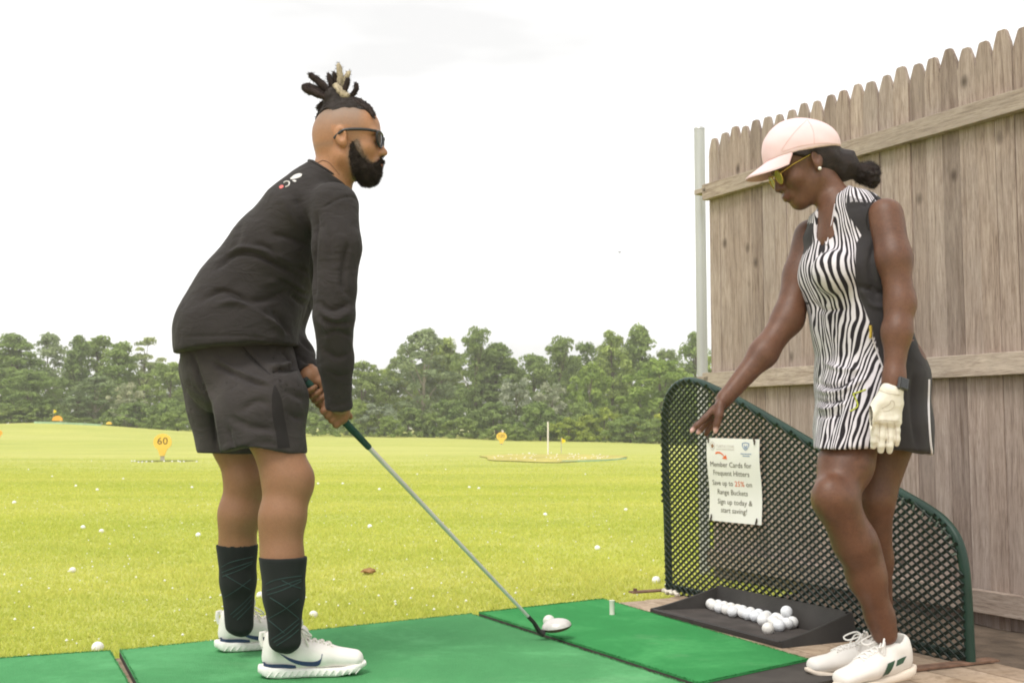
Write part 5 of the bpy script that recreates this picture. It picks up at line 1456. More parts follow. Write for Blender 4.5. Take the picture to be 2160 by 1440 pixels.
    zh = np.where(Y < 3.40, A(0, 950, 3.27)[2] + .010 * np.cos((X - A(560, 0, 3.27)[0]) * 22), A(0, 955, 3.52)[2])
    c.D = np.maximum(c.D, zh - Z).astype(np.float32)
    c.cut(A(500, 720, 3.4), (0, 0, 1))
    c.shell(.010)
    PV, PF = c.mesh(2)
    cv2 = lambda L: cv(L, 340, 680)
    folds = [(cv2([(330, 220), (430, 280), (560, 340), (690, 385)]), 4, 5), (cv2([(310, 240), (430, 310), (560, 370), (680, 410)]), 5, -6), (cv2([(510, 150), (580, 220), (680, 320)]), 4, -5), (cv2([(700, 310), (780, 305), (860, 290)]), 4, -8), (cv2([(760, 170), (800, 210), (840, 270), (850, 300)]), 5, -8), (cv2([(690, 270), (760, 280), (830, 255)]), 5, 6),
             (cv2([(200, 200), (240, 350), (310, 520), (350, 800)]), 5, -9), (cv2([(260, 380), (330, 500), (370, 700), (380, 820)]), 6, 4), (cv2([(430, 600), (560, 660), (700, 680)]), 9, -4), (cv2([(500, 560), (600, 500), (690, 520)]), 9, -4), (cv2([(450, 800), (600, 770), (740, 760)]), 2, -2),
             (cv2([(780, 420), (850, 460), (910, 480)]), 7, -4), (cv2([(800, 560), (860, 600), (915, 600)]), 7, -4), (cv2([(420, 660), (440, 760), (460, 830)]), 5, -4), (cv2([(590, 700), (700, 720), (730, 780)]), 7, 4)]
    PV = cloth_folds(PV, PF, folds); PV = wobble(PV, PF, .002, 30, 8); PV = relax(PV, PF, .3)
    px, py = project(PV)
    shorts = mesh_np('shorts', PV, PF, M_SHORTS, man)
    dp = Drape((PV, PF))
    dp.strip(cv2([(712, 400), (700, 480), (705, 600), (725, 700), (738, 795)]), cv2([(722, 395), (760, 480), (778, 590), (800, 700), (815, 792)]), 3.2, 26, 6, .0014).build('side_panel', M_SHORTS_D, shorts, smooth=True)
    dp.strip(cv2([(850, 180), (875, 290), (905, 440), (925, 560), (918, 700)]), cv2([(860, 190), (885, 290), (915, 440), (935, 560), (925, 700)]), 3.2, 14, 3, .0012)
    dp.line(cv2([(512, 150), (580, 225), (690, 330)]), 3.2, .0012).build('pocket_seam', M_SHORTS_D, shorts)
    dp.line(cv2([(700, 312), (780, 312), (862, 300)]), 3.2, .0014).build('pocket_seam', M_SHORTS_D, shorts)

    # --- socks and shoes
    for (x0, y0), (x1, y1), Ya, Yb, w0, w1, ln in (((597, 1173), (601, 1352), 3.225, 3.212, .069, .044, 1), ((500, 1147), (505, 1318), 3.52, 3.53, .065, .044, 0)):
        a, b = A(x0, y0, Ya), A(x1, y1, Yb); c = Sdf(graded(min(a[0], b[0]) - .09, max(a[0], b[0]) + .12, .005, []), graded(Ya - .09, Ya + .09, .005, []), graded(b[2] - .06, a[2] + .02, .005, []))
        mid = a * .55 + b * .45
        c.add([Ecap(a + [0, 0, .01], mid, (w0 * .94, w0), (w0 * .86, w0 * .80), UD), Ecap(mid, b, (w0 * .84, w0 * .80), (w1 * .66, w1 * .98), UD), Ecap(b, np.array((pl1 if ln else pl2)((.078, 0, .074))), (w1 * .58, w1 * .85), (.020, .024), UD)], .02)
        c.cut(a, (0, 0, 1)); KV, KF = c.mesh(2); sk = mesh_np('sock', KV, KF, M_SOCK, man)
        d = Drape((KV, KF)); C6 = lambda L: [(400 + x / 3.6, 1040 + y / 3.6) for x, y in L]
        if ln: LNS = [[(580, 690), (640, 660), (740, 640), (850, 625)], [(585, 740), (700, 700), (850, 650)], [(590, 770), (700, 735), (800, 690), (848, 665)], [(600, 950), (720, 880), (830, 800)], [(610, 790), (720, 860), (830, 950)], [(700, 660), (780, 700), (845, 720)], [(620, 1110), (720, 1040), (830, 950)], [(640, 1130), (740, 1065), (830, 985)], [(660, 1155), (760, 1090), (830, 1030)], [(600, 960), (660, 1010), (720, 1060)]]
        else: LNS = [[(240, 560), (320, 520), (480, 480)], [(245, 600), (350, 560), (480, 515)], [(250, 630), (380, 580), (475, 530)], [(262, 790), (360, 730), (465, 650)], [(270, 620), (370, 680), (460, 730)], [(310, 920), (400, 840), (470, 770)], [(330, 940), (410, 870), (470, 800)], [(360, 960), (430, 890), (475, 840)]]
        for L_ in LNS: d.line(C6(L_), Ya, .0010, 16, .0004, 4).build('sock_stripe', M_SOCKL, sk)
    for hp, yaw in ((h1, math.radians(12)), (h2, math.radians(20))):
        pl = placer(hp, yaw); up, WV, WF, geo = build_shoe(man, pl, 'run')
        sw = ([(.052, .073), (.085, .057), (.120, .047), (.150, .045), (.168, .052), (.172, .066)], [(.052, .073), (.082, .050), (.115, .036), (.142, .031), (.165, .035), (.174, .064)])
        side_patch(up, geo, pl, sw, -1, 'side_mark', M_NAVY, .0014, 26, 6)
        side_patch(up, geo, pl, sw, 1, 'side_mark', M_NAVY, .0014, 26, 6)
        hk = ([(.004, .044), (.03, .043), (.075, .041), (.100, .038)], [(.004, .030), (.03, .030), (.075, .030), (.102, .030)])
        side_patch(up, geo, pl, hk, -1, 'heel_clip', M_NAVY, .004, 14, 4); side_patch(up, geo, pl, hk, 1, 'heel_clip', M_NAVY, .004, 14, 4)
        mb = MB(); mb.tube([pl((.010, 0, .085)), pl((.003, 0, .105)), pl((.004, 0, .122)), pl((.013, 0, .124)), pl((.016, 0, .112))], .0035, 7, flat=1.8); mb.build('pull_tab', M_SHOEK, up, smooth=True)

    # --- beard
    c = Sdf(graded(org[0] - .01, org[0] + .14, .0028, []), graded(HY - .09, HY + .09, .0032, []), graded(org[2] - .175, org[2] + .01, .0028, []))
    add_head(c, T, s); c.D -= .0032
    c.add([Ell(T((.058, 0, -.118)), (.039, .034, .029)), Ell(T((.040, 0, -.100)), (.050, .055, .024))], .02)
    bp = [(750, 308), (759, 328), (770, 344), (786, 355), (798, 345), (808, 335), (815, 335), (817, 340), (809, 342), (803, 346), (803, 352), (809, 356), (810, 364), (806, 378), (801, 392), (787, 403), (768, 400), (759, 384), (750, 372), (745, 352), (743, 334), (746, 316)]
    bw = [(A(x, y, HY)[0], A(x, y, HY)[2]) for x, y in bp]
    gx, gz = np.meshgrid(c.x, c.z, indexing='ij'); pts = np.stack([gx.ravel(), gz.ravel()], -1); ins = in_poly(pts, bw)
    dist = np.full(len(pts), 1e9)
    for (x0, z0), (x1, z1) in zip(bw, bw[1:] + bw[:1]):
        dx, dz = x1 - x0, z1 - z0; t = np.clip(((pts[:, 0] - x0) * dx + (pts[:, 1] - z0) * dz) / (dx * dx + dz * dz + 1e-12), 0, 1)
        dist = np.minimum(dist, np.hypot(pts[:, 0] - x0 - t * dx, pts[:, 1] - z0 - t * dz))
    c.D = np.maximum(c.D, np.where(ins, -dist, dist).reshape(gx.shape)[:, None, :]).astype(np.float32)
    BVt, BF = c.mesh(2); BVt = wobble(BVt, BF, .0022, 260, 4)
    beard = mesh_np('beard', BVt, BF, M_BEARD, man)
    N_ = vnormals(BVt, BF); r = np.random.default_rng(3); n = 16000; pick = r.integers(0, len(BVt), n)
    pick = pick[N_[pick, 1] < .5]; n = len(pick); P = BVt[pick]; D_ = N_[pick] * .8 + r.normal(0, .45, (n, 3)) + np.array([.15, 0, -.55]); D_ /= np.linalg.norm(D_, axis=1)[:, None]
    sd = np.cross(D_, r.normal(size=(n, 3))); sd /= np.linalg.norm(sd, axis=1)[:, None]; ln = r.uniform(.003, .009, n)[:, None]
    W = np.stack([P - sd * .0005, P + sd * .0005, P + D_ * ln], 1).reshape(-1, 3)
    pick = np.nonzero((bd < 7) & (q[:, 0] > -.005) & (q[:, 0] < .110) & (V[:, 2] > hd[2] - .16) & (V[:, 2] < hd[2] + .0) & (np.abs(q[:, 1]) < .085))[0]
    NV = vnormals(V, F); pick = r.choice(pick, 5200); P2 = V[pick]; D2 = NV[pick] * .45 + r.normal(0, .35, (len(pick), 3)) + np.array([.2, 0, -.7]); D2 /= np.linalg.norm(D2, axis=1)[:, None]
    s2 = np.cross(D2, r.normal(size=(len(pick), 3))); s2 /= np.linalg.norm(s2, axis=1)[:, None]; l2 = r.uniform(.002, .006, len(pick))[:, None]
    W = np.vstack([W, np.stack([P2 - s2 * .00045, P2 + s2 * .00045, P2 + D2 * l2], 1).reshape(-1, 3)]); n += len(pick)
    hr = mesh_np('beard_hairs', W, np.arange(3 * n).reshape(n, 3), M_BEARD, beard, smooth=False); hr['kind'] = 'stuff'

    # --- hair: combed-back top, knot and locks
    c = Sdf(graded(org[0] - .09, org[0] + .11, .0032, []), graded(HY - .075, HY + .075, .0034, []), graded(org[2] + .03, org[2] + .17, .0032, []))
    c.add([Ell(T((-.004, 0, .030)), (.096, .066, .094))], 0)
    hp = A(0, 243, HY)[2]
    X, Y, Z = c.grids((slice(None),) * 3)
    lim = hp + .012 * np.sin((X - org[0]) * 80) - .006 + 0.10 * np.clip(np.abs(X - org[0] - .01) - .05, 0, 1)
    c.D = np.maximum(c.D, lim - Z).astype(np.float32)
    c.add([Ell(A(702, 207, HY), (.030, .034, .030))], .02)
    HV, HF = c.mesh(2); HV = wobble(HV, HF, .0025, 150, 6)
    hair = mesh_np('hair', HV, HF, M_HAIR, man)
    r = random.Random(5)
    LK = [([(702, 205), (672, 192), (650, 183), (637, 187)], .0095, 0), ([(700, 203), (680, 178), (663, 165), (651, 155)], .0085, 0), ([(704, 198), (698, 175), (692, 155)], .007, 0), ([(707, 198), (708, 172), (704, 152)], .0068, 0),
          ([(711, 198), (717, 170), (716, 150), (714, 134)], .0072, 1), ([(714, 198), (724, 175), (738, 150)], .0072, 1), ([(722, 202), (730, 182), (735, 164)], .0065, 0), ([(728, 208), (744, 200), (752, 186), (750, 174)], .0062, 0),
          ([(710, 186), (718, 196), (728, 206), (739, 212)], .0105, 1), ([(694, 214), (680, 220), (668, 230)], .0068, 0), ([(690, 216), (678, 232), (670, 250), (667, 274)], .0055, 0), ([(696, 210), (668, 198), (648, 190), (640, 184)], .0085, 0),
          ([(698, 200), (686, 185), (672, 172), (664, 163)], .0085, 0), ([(700, 210), (686, 205), (664, 192), (655, 180)], .008, 0), ([(696, 216), (684, 226), (676, 232), (672, 230)], .006, 0)]
    for k, (L_, rad, bl) in enumerate(LK):
        yy = HY + r.uniform(-.022, .022); q = spline(L_, 12); m = len(q)
        pts = [at(x + .6 * math.sin(i * 1.9 + k), y + .6 * math.cos(i * 2.3 + k), yy - (.02 * i / m if bl and k == 8 else 0)) for i, (x, y) in enumerate(q)]
        if k == 8: pts = [p_ + Vector((0, -.028, 0)) for p_ in pts]
        mb = MB(); mb.tube(pts, [1.22 * rad * (.78 + .30 * math.sin(math.pi * min(1, i / m * 1.1)) + .07 * math.sin(i * 2.7 + k)) * (1 if i < m - 1 else .45) for i in range(m)], 9)
        mb.build('dreadlock', M_LOCKB if bl else M_LOCK, hair, smooth=True)
    for k, yo in enumerate((-.048, -.030, -.010, .012, .032)):
        q = spline([(790, 240), (778, 224), (755, 210), (728, 204), (706, 206)], 12); sc2 = (abs(yo) / .05) ** 2
        mb = MB(); mb.tube([at(x, y + 9 * sc2 + 1, HY + yo * (1 - .6 * i / 11)) for i, (x, y) in enumerate(q)], [(.0075 + .0012 * math.sin(i * 2.4 + k)) * min(1, .35 + i * .2) for i in range(12)], 8)
        mb.build('cornrow', M_LOCK, hair, smooth=True)
    # fuzz on the locks and the combed hair
    r3 = np.random.default_rng(11); PV_, ND_ = [], []
    for ch in hair.children:
        n_ = len(ch.data.vertices); co = np.empty(n_ * 3, np.float32); ch.data.vertices.foreach_get('co', co); no = np.empty(n_ * 3, np.float32); ch.data.vertices.foreach_get('normal', no)
        k_ = r3.integers(0, n_, 260); PV_.append(co.reshape(-1, 3)[k_] + np.array(LOC[hair.name])); ND_.append(no.reshape(-1, 3)[k_])
    k_ = r3.integers(0, len(HV), 2600); hN = vnormals(HV, HF); PV_.append(HV[k_]); ND_.append(hN[k_])
    PV_, ND_ = np.vstack(PV_), np.vstack(ND_); n_ = len(PV_); dd = ND_ * .7 + r3.normal(0, .6, (n_, 3)); dd /= np.linalg.norm(dd, axis=1)[:, None]
    sd_ = np.cross(dd, r3.normal(size=(n_, 3))); sd_ /= np.linalg.norm(sd_, axis=1)[:, None]
    W = np.stack([PV_ - sd_ * .0005, PV_ + sd_ * .0005, PV_ + dd * r3.uniform(.003, .010, n_)[:, None]], 1).reshape(-1, 3)
    mesh_np('loose_hairs', W, np.arange(3 * n_).reshape(n_, 3), M_HAIR, hair, smooth=False)['kind'] = 'stuff'
    # --- sunglasses
    fr = MB()
    for sg in (1, -1):
        fr.tube([T(v) for v in spline([(.094, .064 * sg, .004), (.060, .076 * sg, .006), (.010, .083 * sg, .004), (-.010, .084 * sg, -.004), (-.030, .079 * sg, -.022)], 14)], [.0044] * 9 + [.0044, .0046, .0048, .0048, .0036], 8, flat=1.0)
        o = [(.106, .010), (.106, .020), (.104, .045), (.099, .060), (.096, .066), (.095, .063), (.099, .045), (.103, .022), (.1055, .012)]
        z = [.000, .004, .005, .004, -.002, -.018, -.034, -.034, -.018]
        ring = [T((x, y * sg, zz)) for (x, y), zz in zip(o, z)]; ring = [Vector(v) for v in spline(ring + ring[:1], 26)]
        fr.tube(ring, .0036, 7)
    fr.tube([T((.106, -.011, -.003)), T((.109, 0, .000)), T((.106, .011, -.003))], .0026, 7)
    sg_ = fr.build('sunglasses', M_PLASTIC, man, smooth=True)
    for sg in (1, -1):
        mb = MB(); cc = Vector(T((.1015, .038 * sg, -.013)))
        ring = [Vector(v) for v in spline([T((x, y * sg, zz)) for (x, y), zz in zip(o, z)] + [T((.106, .010 * sg, 0))], 26)]
        mb.add([cc + (Vector(T((1, 0, 0))) - Vector(T((0, 0, 0)))) * .003] + ring, [(0, i + 1, i + 2) for i in range(25)] + [(0, 26, 1)])
        mb.build('lens', M_LENS, sg_, smooth=80)
    return g0, g1, ga, e1, e2
g0, g1, ga, e1, e2 = build_man()

# ------------------------------------------------------------------ the club
M_GRIP = mat('green_grip', (0.016, 0.060, 0.045), 0.75, 0.2, 30, 0.6, 300, 0.002)
M_GRIPC = mat('grip_cap', (0.02, 0.025, 0.025), 0.6, 0.1, 30, 0)
M_SHAFT = mat('steel_shaft', (0.60, 0.59, 0.56), 0.28, 0.08, 9, 0, metallic=0.35, spec=0.5)
M_FERR = mat('black_ferrule', (0.03, 0.028, 0.026), 0.4, 0.1, 9, 0)
M_HEADC = mat('club_crown', (0.64, 0.60, 0.57), 0.32, 0.06, 5, 0.03, metallic=0.25, spec=0.5)
M_HEADS = mat('club_sole', (0.13, 0.105, 0.08), 0.4, 0.1, 5, 0.05, metallic=0.4)
def build_club():
    base = gnd(1165, 1336, 0.0)
    t = thing('golf_club', base, 'golf club with dark green grip and silver shaft held by the man', 'golf club')
    V3 = lambda v: Vector(tuple(v))
    L = np.linalg.norm(g1 - g0); gl = A(774, 943, 3.34); d = (A(774, 941, 3.4)[0] - g0[0]) / (g1 - g0)[0]
    P = lambda f: V3(g0 + (g1 - g0) * f)
    mb = MB(); k = [0, .004, d * .35, d * .7, d * .985, d]; mb.tube([P(q) for q in k], [.0105, .0132, .0128, .0112, .0098, .0085], 16); mb.build('grip', M_GRIP, t, smooth=True)
    mb = MB(); mb.tube([P(-.008), P(-.004), P(.0005)], [.009, .0122, .0128], 16); mb.build('grip_cap', M_GRIPC, t, smooth=True)
    mb = MB(); mb.tube([P(d + .0001), P(.6), P(.975)], [.0078, .0068, .0054], 12); mb.build('shaft', M_SHAFT, t, smooth=True)
    hs = V3(A(1141, 1329, 3.83)); hs.z = .018
    mb = MB(); mb.tube([P(.972), P(1.0), hs + Vector((-.006, -.004, .012)), hs + Vector((.010, 0, .002))], [.0068, .0066, .0085, .012], 12); mb.build('hosel', M_FERR, t, smooth=True)
    c = V3(A(1171, 1321, 3.85))
    ux = Vector((1, .10, .16)).normalized(); uy = Vector((-.10, 1, .05)); uy = (uy - ux * uy.dot(ux)).normalized(); uz = ux.cross(uy)
    def dome(z0, z1, n=26, m=7, sq=1.0):
        R = []
        for i in range(m + 1):
            f = i / m; q = []
            for j in range(n + 1):
                a = 2 * math.pi * j / n; ex = .050 * (1 + .10 * math.cos(a)); ey = .042 + .008 * math.cos(a)
                rr = math.cos(f * math.pi / 2) if i < m else .002
                q.append(c + ux * ex * rr * math.cos(a) + uy * ey * rr * math.sin(a) + uz * (z0 + (z1 - z0) * math.sin(f * math.pi / 2)))
            R.append(q)
        return R
    mb = MB(); mb.grid(dome(.0, .026)); mb.build('crown', M_HEADC, t, smooth=80)
    mb = MB(); mb.grid(dome(-.0012, -.017)); mb.build('sole', M_HEADS, t, smooth=80)
build_club()
# ------------------------------------------------------------------ the woman
M_WLEATHER = mat('white_leather', (0.76, 0.725, 0.68), 0.5, 0.04, 9, 0.12, 160, 0.002)
M_WSOLE = mat('cream_sole', (0.70, 0.61, 0.51), 0.65, 0.05, 9, 0.1, 120, 0.002)
M_WLACE = mat('white_lace', (0.80, 0.77, 0.73), 0.85, 0.06, 30, 0.2, 400, 0.001)
M_SGREEN = mat('green_stripe', (0.035, 0.085, 0.05), 0.5, 0.1, 9, 0.05)
M_CAP = knit_mat('pink_cotton', (0.80, 0.595, 0.605), 0.05, 0.9, 420, 0.25)
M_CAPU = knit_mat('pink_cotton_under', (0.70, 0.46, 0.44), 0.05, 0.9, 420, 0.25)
M_GOLD = mat('gold_wire', (0.62, 0.44, 0.12), 0.25, 0.05, 9, 0, metallic=0.8)
M_YLENS, _nt, _N, _L, _b = new_mat('yellow_lens'); _b.inputs['Base Color'].default_value = (0.30, 0.26, 0.03, 1); _b.inputs['Roughness'].default_value = 0.08; _b.inputs['Alpha'].default_value = 0.75
M_PEARL = mat('pearl', (0.80, 0.78, 0.72), 0.2, 0.02, 9, 0, spec=0.6)
M_WHAIR = mat('dark_brown_hair', (0.022, 0.012, 0.010), 0.5, 0.5, 30, 0.8, 140, 0.004, spec=0.35, aniso=(1.0, 6, 4))
M_GLOVE = mat('white_glove', (0.745, 0.70, 0.605), 0.65, 0.06, 14, 0.35, 120, 0.002)
M_GLOVED = mat('glove_seam', (0.48, 0.42, 0.34), 0.7, 0.06, 14, 0)
M_ZIP = mat('zip_silver', (0.62, 0.58, 0.60), 0.35, 0.05, 14, 0, metallic=0.4)
M_THREAD = mat('lime_thread', (0.46, 0.50, 0.06), 0.8, 0.05, 14, 0)
M_WTRIM = knit_mat('white_trim', (0.72, 0.69, 0.72), 0.05)
def dress_mat():
    m, nt, N, L, b = new_mat('zebra_dress')
    geo = N.new('ShaderNodeAttribute'); geo.attribute_name = 'across'
    up = N.new('ShaderNodeAttribute'); up.attribute_name = 'upward'
    pan = N.new('ShaderNodeAttribute'); pan.attribute_name = 'panel'
    cx = N.new('ShaderNodeCombineXYZ'); L.new(geo.outputs['Fac'], cx.inputs[0]); L.new(up.outputs['Fac'], cx.inputs[1])
    def nz(sx, sy, det=2, off=0):
        mp = N.new('ShaderNodeMapping'); mp.inputs['Scale'].default_value = (sx, sy, 1); mp.inputs['Location'].default_value = (off, off * .7, off)
        L.new(cx.outputs['Vector'], mp.inputs['Vector']); return nnoise(N, L, mp.outputs['Vector'], 1.0, det, 0.5)
    n1 = nz(9, 3.6, 2, 1.3); n2 = nz(26, 9, 2, 4.1); n3 = nz(60, 20, 2, 7.7)
    d = nmath(N, L, 'MULTIPLY', nmath(N, L, 'SUBTRACT', n1, 0.5), 0.15)
    d2 = nmath(N, L, 'MULTIPLY', nmath(N, L, 'SUBTRACT', n2, 0.5), 0.026)
    u = nmath(N, L, 'ADD', nmath(N, L, 'ADD', geo.outputs['Fac'], d), d2)
    w = nmath(N, L, 'SINE', nmath(N, L, 'MULTIPLY', u, 2 * math.pi / 0.0170))
    w = nmath(N, L, 'ADD', w, nmath(N, L, 'MULTIPLY', nmath(N, L, 'SUBTRACT', n3, 0.5), 1.1))
    w = nmath(N, L, 'ADD', nmath(N, L, 'MULTIPLY', w, 2.6), 0.45, True)
    c = nmix(N, L, w, (0.020, 0.016, 0.020), (0.66, 0.62, 0.66))
    pk = nramp(N, L, pan.outputs['Fac'], [(0.47, (0, 0, 0)), (0.53, (1, 1, 1))])
    vec = ncoord(N, L, 'Object'); f = nnoise(N, L, vec, 9, 3)
    blk = nramp(N, L, f, [(0.3, (0.028, 0.025, 0.027)), (0.7, (0.040, 0.036, 0.038))])
    c = nmix(N, L, pk, blk, c)
    L.new(c, b.inputs['Base Color']); b.inputs['Roughness'].default_value = 0.8; b.inputs['Specular IOR Level'].default_value = 0.2; b.inputs['Sheen Weight'].default_value = 0.08
    nbump(N, L, b, nnoise(N, L, vec, 15, 4, 0.55, 1.0), 0.35, 0.010); return m
M_DRESS = dress_mat()
def build_woman():
    HY = 3.20; s = 0.93
    th = math.radians(24); yaw = math.radians(5)
    fx = np.array([-math.cos(th) * math.cos(yaw), -math.cos(th) * math.sin(yaw), -math.sin(th)])
    fz = np.array([-math.sin(th), 0, math.cos(th)]); fz -= fx * fz.dot(fx); fz /= np.linalg.norm(fz); fy = np.cross(fz, fx)
    org = A(1694, 342, HY); T = frameT(org, fx, fy, fz, s)
    SH = np.array([.66, -.75, 0.])            # across the shoulders, towards her left (near) side
    FR = np.array([-.75, -.66, 0.])           # the way the chest faces
    zx = lambda a, b, Y: (A(a, 0, Y)[0], A(b, 0, Y)[0]); zz = lambda a, b, Y: (A(0, b, Y)[2], A(0, a, Y)[2])
    X1 = zx(1605, 1795, HY); Z1 = zz(455, 250, HY); X2 = zx(1445, 1545, 3.15); Z2 = zz(925, 820, 3.15)
    xs = graded(.44, 1.22, .0075, [(X1[0], X1[1], .0027), (X2[0], X2[1], .0026)])
    ys = graded(2.84, 3.52, .0075, [(HY - .08, HY + .08, .0031), (3.09, 3.19, .0028)])
    zs = graded(-.02, 1.62, .0075, [(Z1[0], Z1[1], .0027), (Z2[0], Z2[1], .0026)])
    f = Sdf(xs, ys, zs)
    f.add([Ecap(A(1845, 840, 3.17), A(1840, 780, 3.17), (.15, .11), (.145, .105), SH), Ecap(A(1840, 780, 3.17), A(1812, 680, 3.16), (.145, .105), (.115, .085), SH),
           Ecap(A(1812, 680, 3.16), A(1794, 560, 3.165), (.105, .075), (.108, .072), SH), Ecap(A(1794, 560, 3.165), A(1794, 475, 3.165), (.108, .072), (.100, .056), SH)], .04)
    f.add([Ecap(A(1785, 460, 3.165), A(1735, 385, 3.19), (.050, .052), (.044, .048), SH)], .035)
    f.add([Ecap(A(1772, 445, 3.155), A(1766, 505, 3.145), (.056, .056), (.060, .050), SH)], .03)
    # near (left) arm, hanging
    f.add(chain([A(1868, 455, 3.05), A(1886, 545, 3.01), A(1899, 640, 2.99), A(1892, 700, 2.975), A(1886, 800, 2.955), A(1882, 830, 2.95)], [.048, .0425, .0365, .0350, .0245, .0255]), .03)
    # far (right) arm, reaching to the barrier
    f.add(chain([A(1712, 500, 3.27), A(1690, 580, 3.26), A(1662, 672, 3.23), A(1610, 745, 3.195), A(1528, 842, 3.15)], [.052, .047, .041, .036, .022]), .03)
    hY = 3.148
    f.add([Ecap(A(1528, 838, 3.15), A(1511, 872, hY), (.021, .016), (.030, .014), (.35, 0.85, .25))], .014)
    f.add(chain([A(1506, 862, hY - .016), A(1487, 882, hY - .020), A(1470, 897, hY - .022), A(1458, 909, hY - .022)], [.0105, .0090, .0080, .0066]), .007)
    f.add(chain([A(1507, 870, hY + .002), A(1490, 891, hY + .004), A(1478, 906, hY + .004), A(1472, 913, hY + .004)], [.0105, .0090, .0078, .0065]), .006)
    f.add(chain([A(1510, 876, hY + .020), A(1498, 898, hY + .024), A(1492, 908, hY + .022), A(1489, 916, hY + .020)], [.0098, .0085, .0074, .0062]), .006)
    f.add(chain([A(1514, 878, hY + .034), A(1506, 896, hY + .038), A(1503, 905, hY + .036)], [.0088, .0075, .0062]), .006)
    f.add(chain([A(1520, 852, hY - .022), A(1517, 876, hY - .034), A(1512, 894, hY - .036), A(1509, 909, hY - .034)], [.0125, .0108, .0092, .0072]), .008)
    # near leg
    f.add([Ecap(A(1812, 880, 3.14), A(1784, 980, 3.075), (.076, .076), (.068, .070)), Ecap(A(1784, 980, 3.075), A(1761, 1050, 3.03), (.068, .070), (.055, .057)),
           Ecap(A(1762, 1055, 3.02), A(1802, 1140, 3.055), (.056, .058), (.054, .055)), Ecap(A(1804, 1145, 3.06), A(1828, 1215, 3.09), (.054, .056), (.047, .049)),
           Ecap(A(1828, 1215, 3.09), A(1856, 1300, 3.125), (.047, .049), (.034, .036)), Ecap(A(1856, 1300, 3.125), A(1866, 1335, 3.13), (.034, .036), (.034, .038))], .03)
    f.add([Ell(A(1748, 1045, 2.99), (.036, .036, .046)), Ell(A(1826, 1170, 3.10), (.040, .042, .075))], .03)
    # far leg
    f.add([Ecap(A(1870, 900, 3.25), A(1840, 1050, 3.22), (.090, .090), (.058, .058)), Ecap(A(1840, 1050, 3.22), A(1845, 1180, 3.30), (.056, .056), (.047, .047)),
           Ecap(A(1845, 1180, 3.30), A(1860, 1332, 3.385), (.047, .047), (.033, .035))], .03)
    add_head(f, T, s, True)
    V, F = f.mesh(2)
    q = V - org; q = np.stack([q @ fx, q @ fy, q @ fz], -1) / s
    lip = np.exp(-((q[:, 2] + .0795) / .0095) ** 4) * np.clip((q[:, 0] - .089) / .006, 0, 1) * (np.abs(q[:, 1]) < .026)
    nail = np.zeros(len(V))
    for t, r_ in ((A(1459, 908, hY - .026), .0075), (A(1509, 909, hY - .040), .0085), (A(1473, 912, hY), .006)):
        nail = np.maximum(nail, np.clip(1.6 - np.linalg.norm(V - t, axis=1) / r_, 0, 1))
    w = mesh_np('person', V, F, M_SKIN_W, None, Vector((1.02, 3.2, 0)), attrs={'stubble': nail * 0, 'lip': lip * .7, 'nail': nail, 'dusk': nail * 0})
    tag(w, 'woman in a zebra-striped golf dress and pink cap reaching towards the barrier', 'person')

    # --- dress
    c = Sdf(graded(.62, 1.24, .0055, []), graded(2.9, 3.46, .0062, []), graded(.60, 1.50, .0055, []))
    E = lambda p, q_, a, b: Ecap(p, q_, a, b, SH)
    c.add([E(A(1842, 985, 3.17), A(1843, 900, 3.17), (.166, .142), (.162, .136)), E(A(1838, 900, 3.17), A(1838, 800, 3.17), (.160, .136), (.158, .126)), E(A(1838, 800, 3.17), A(1815, 690, 3.16), (.158, .126), (.136, .105)),
           E(A(1815, 690, 3.16), A(1790, 580, 3.16), (.136, .105), (.148, .106)), E(A(1792, 580, 3.16), A(1792, 470, 3.16), (.148, .104), (.128, .076))], .03)
    c.add([E(A(1790, 472, 3.16), A(1784, 450, 3.16), (.145, .074), (.10, .064))], .03)
    c.add([Ell(A(1756, 574, 3.06), (.056, .053, .058)), Ell(A(1738, 570, 3.175), (.050, .050, .055))], .035)
    c.add([Ell(A(1872, 795, 3.22), (.070, .070, .11))], .05)
    c.add([Ecap(A(1812, 850, 3.11), A(1790, 975, 3.075), .100, .098)], .05)
    # stand-up collar
    c.add([E(A(1778, 450, 3.16), A(1758, 412, 3.18), (.066, .062), (.054, .056))], .02)
    X, Y, Z = c.grids((slice(None),) * 3)
    c.sub(Ecap(A(1774, 440, 3.165), A(1742, 380, 3.19), (.054, .056), (.047, .050), SH), .004)
    na = A(1742, 385, 3.19) - A(1778, 450, 3.16); na /= np.linalg.norm(na)
    ct = A(1766, 408, 3.18); nt_ = np.array([-.62, 0, .78])
    near = (Z > A(0, 450, 3.16)[2])
    c.D = np.where(near, np.maximum(c.D, (X - ct[0]) * nt_[0] + (Z - ct[2]) * nt_[2]), c.D).astype(np.float32)
    # front opening
    vp = [(1722, 425), (1766, 405), (1760, 448), (1752, 485), (1742, 517), (1735, 495), (1722, 462)]
    bw = [(A(x, y, 3.1)[0], A(x, y, 3.1)[2]) for x, y in vp]
    gx, gz = np.meshgrid(c.x, c.z, indexing='ij'); pts = np.stack([gx.ravel(), gz.ravel()], -1); ins = in_poly(pts, bw); dist = np.full(len(pts), 1e9)
    for (x0, z0), (x1, z1) in zip(bw, bw[1:] + bw[:1]):
        dx, dz = x1 - x0, z1 - z0; t = np.clip(((pts[:, 0] - x0) * dx + (pts[:, 1] - z0) * dz) / (dx * dx + dz * dz + 1e-12), 0, 1); dist = np.minimum(dist, np.hypot(pts[:, 0] - x0 - t * dx, pts[:, 1] - z0 - t * dz))
    sd = np.where(ins, dist, -dist).reshape(gx.shape)[:, None, :]
    c.D = np.where(np.broadcast_to(Y, c.D.shape) < 3.16, np.maximum(c.D, sd), c.D).astype(np.float32)
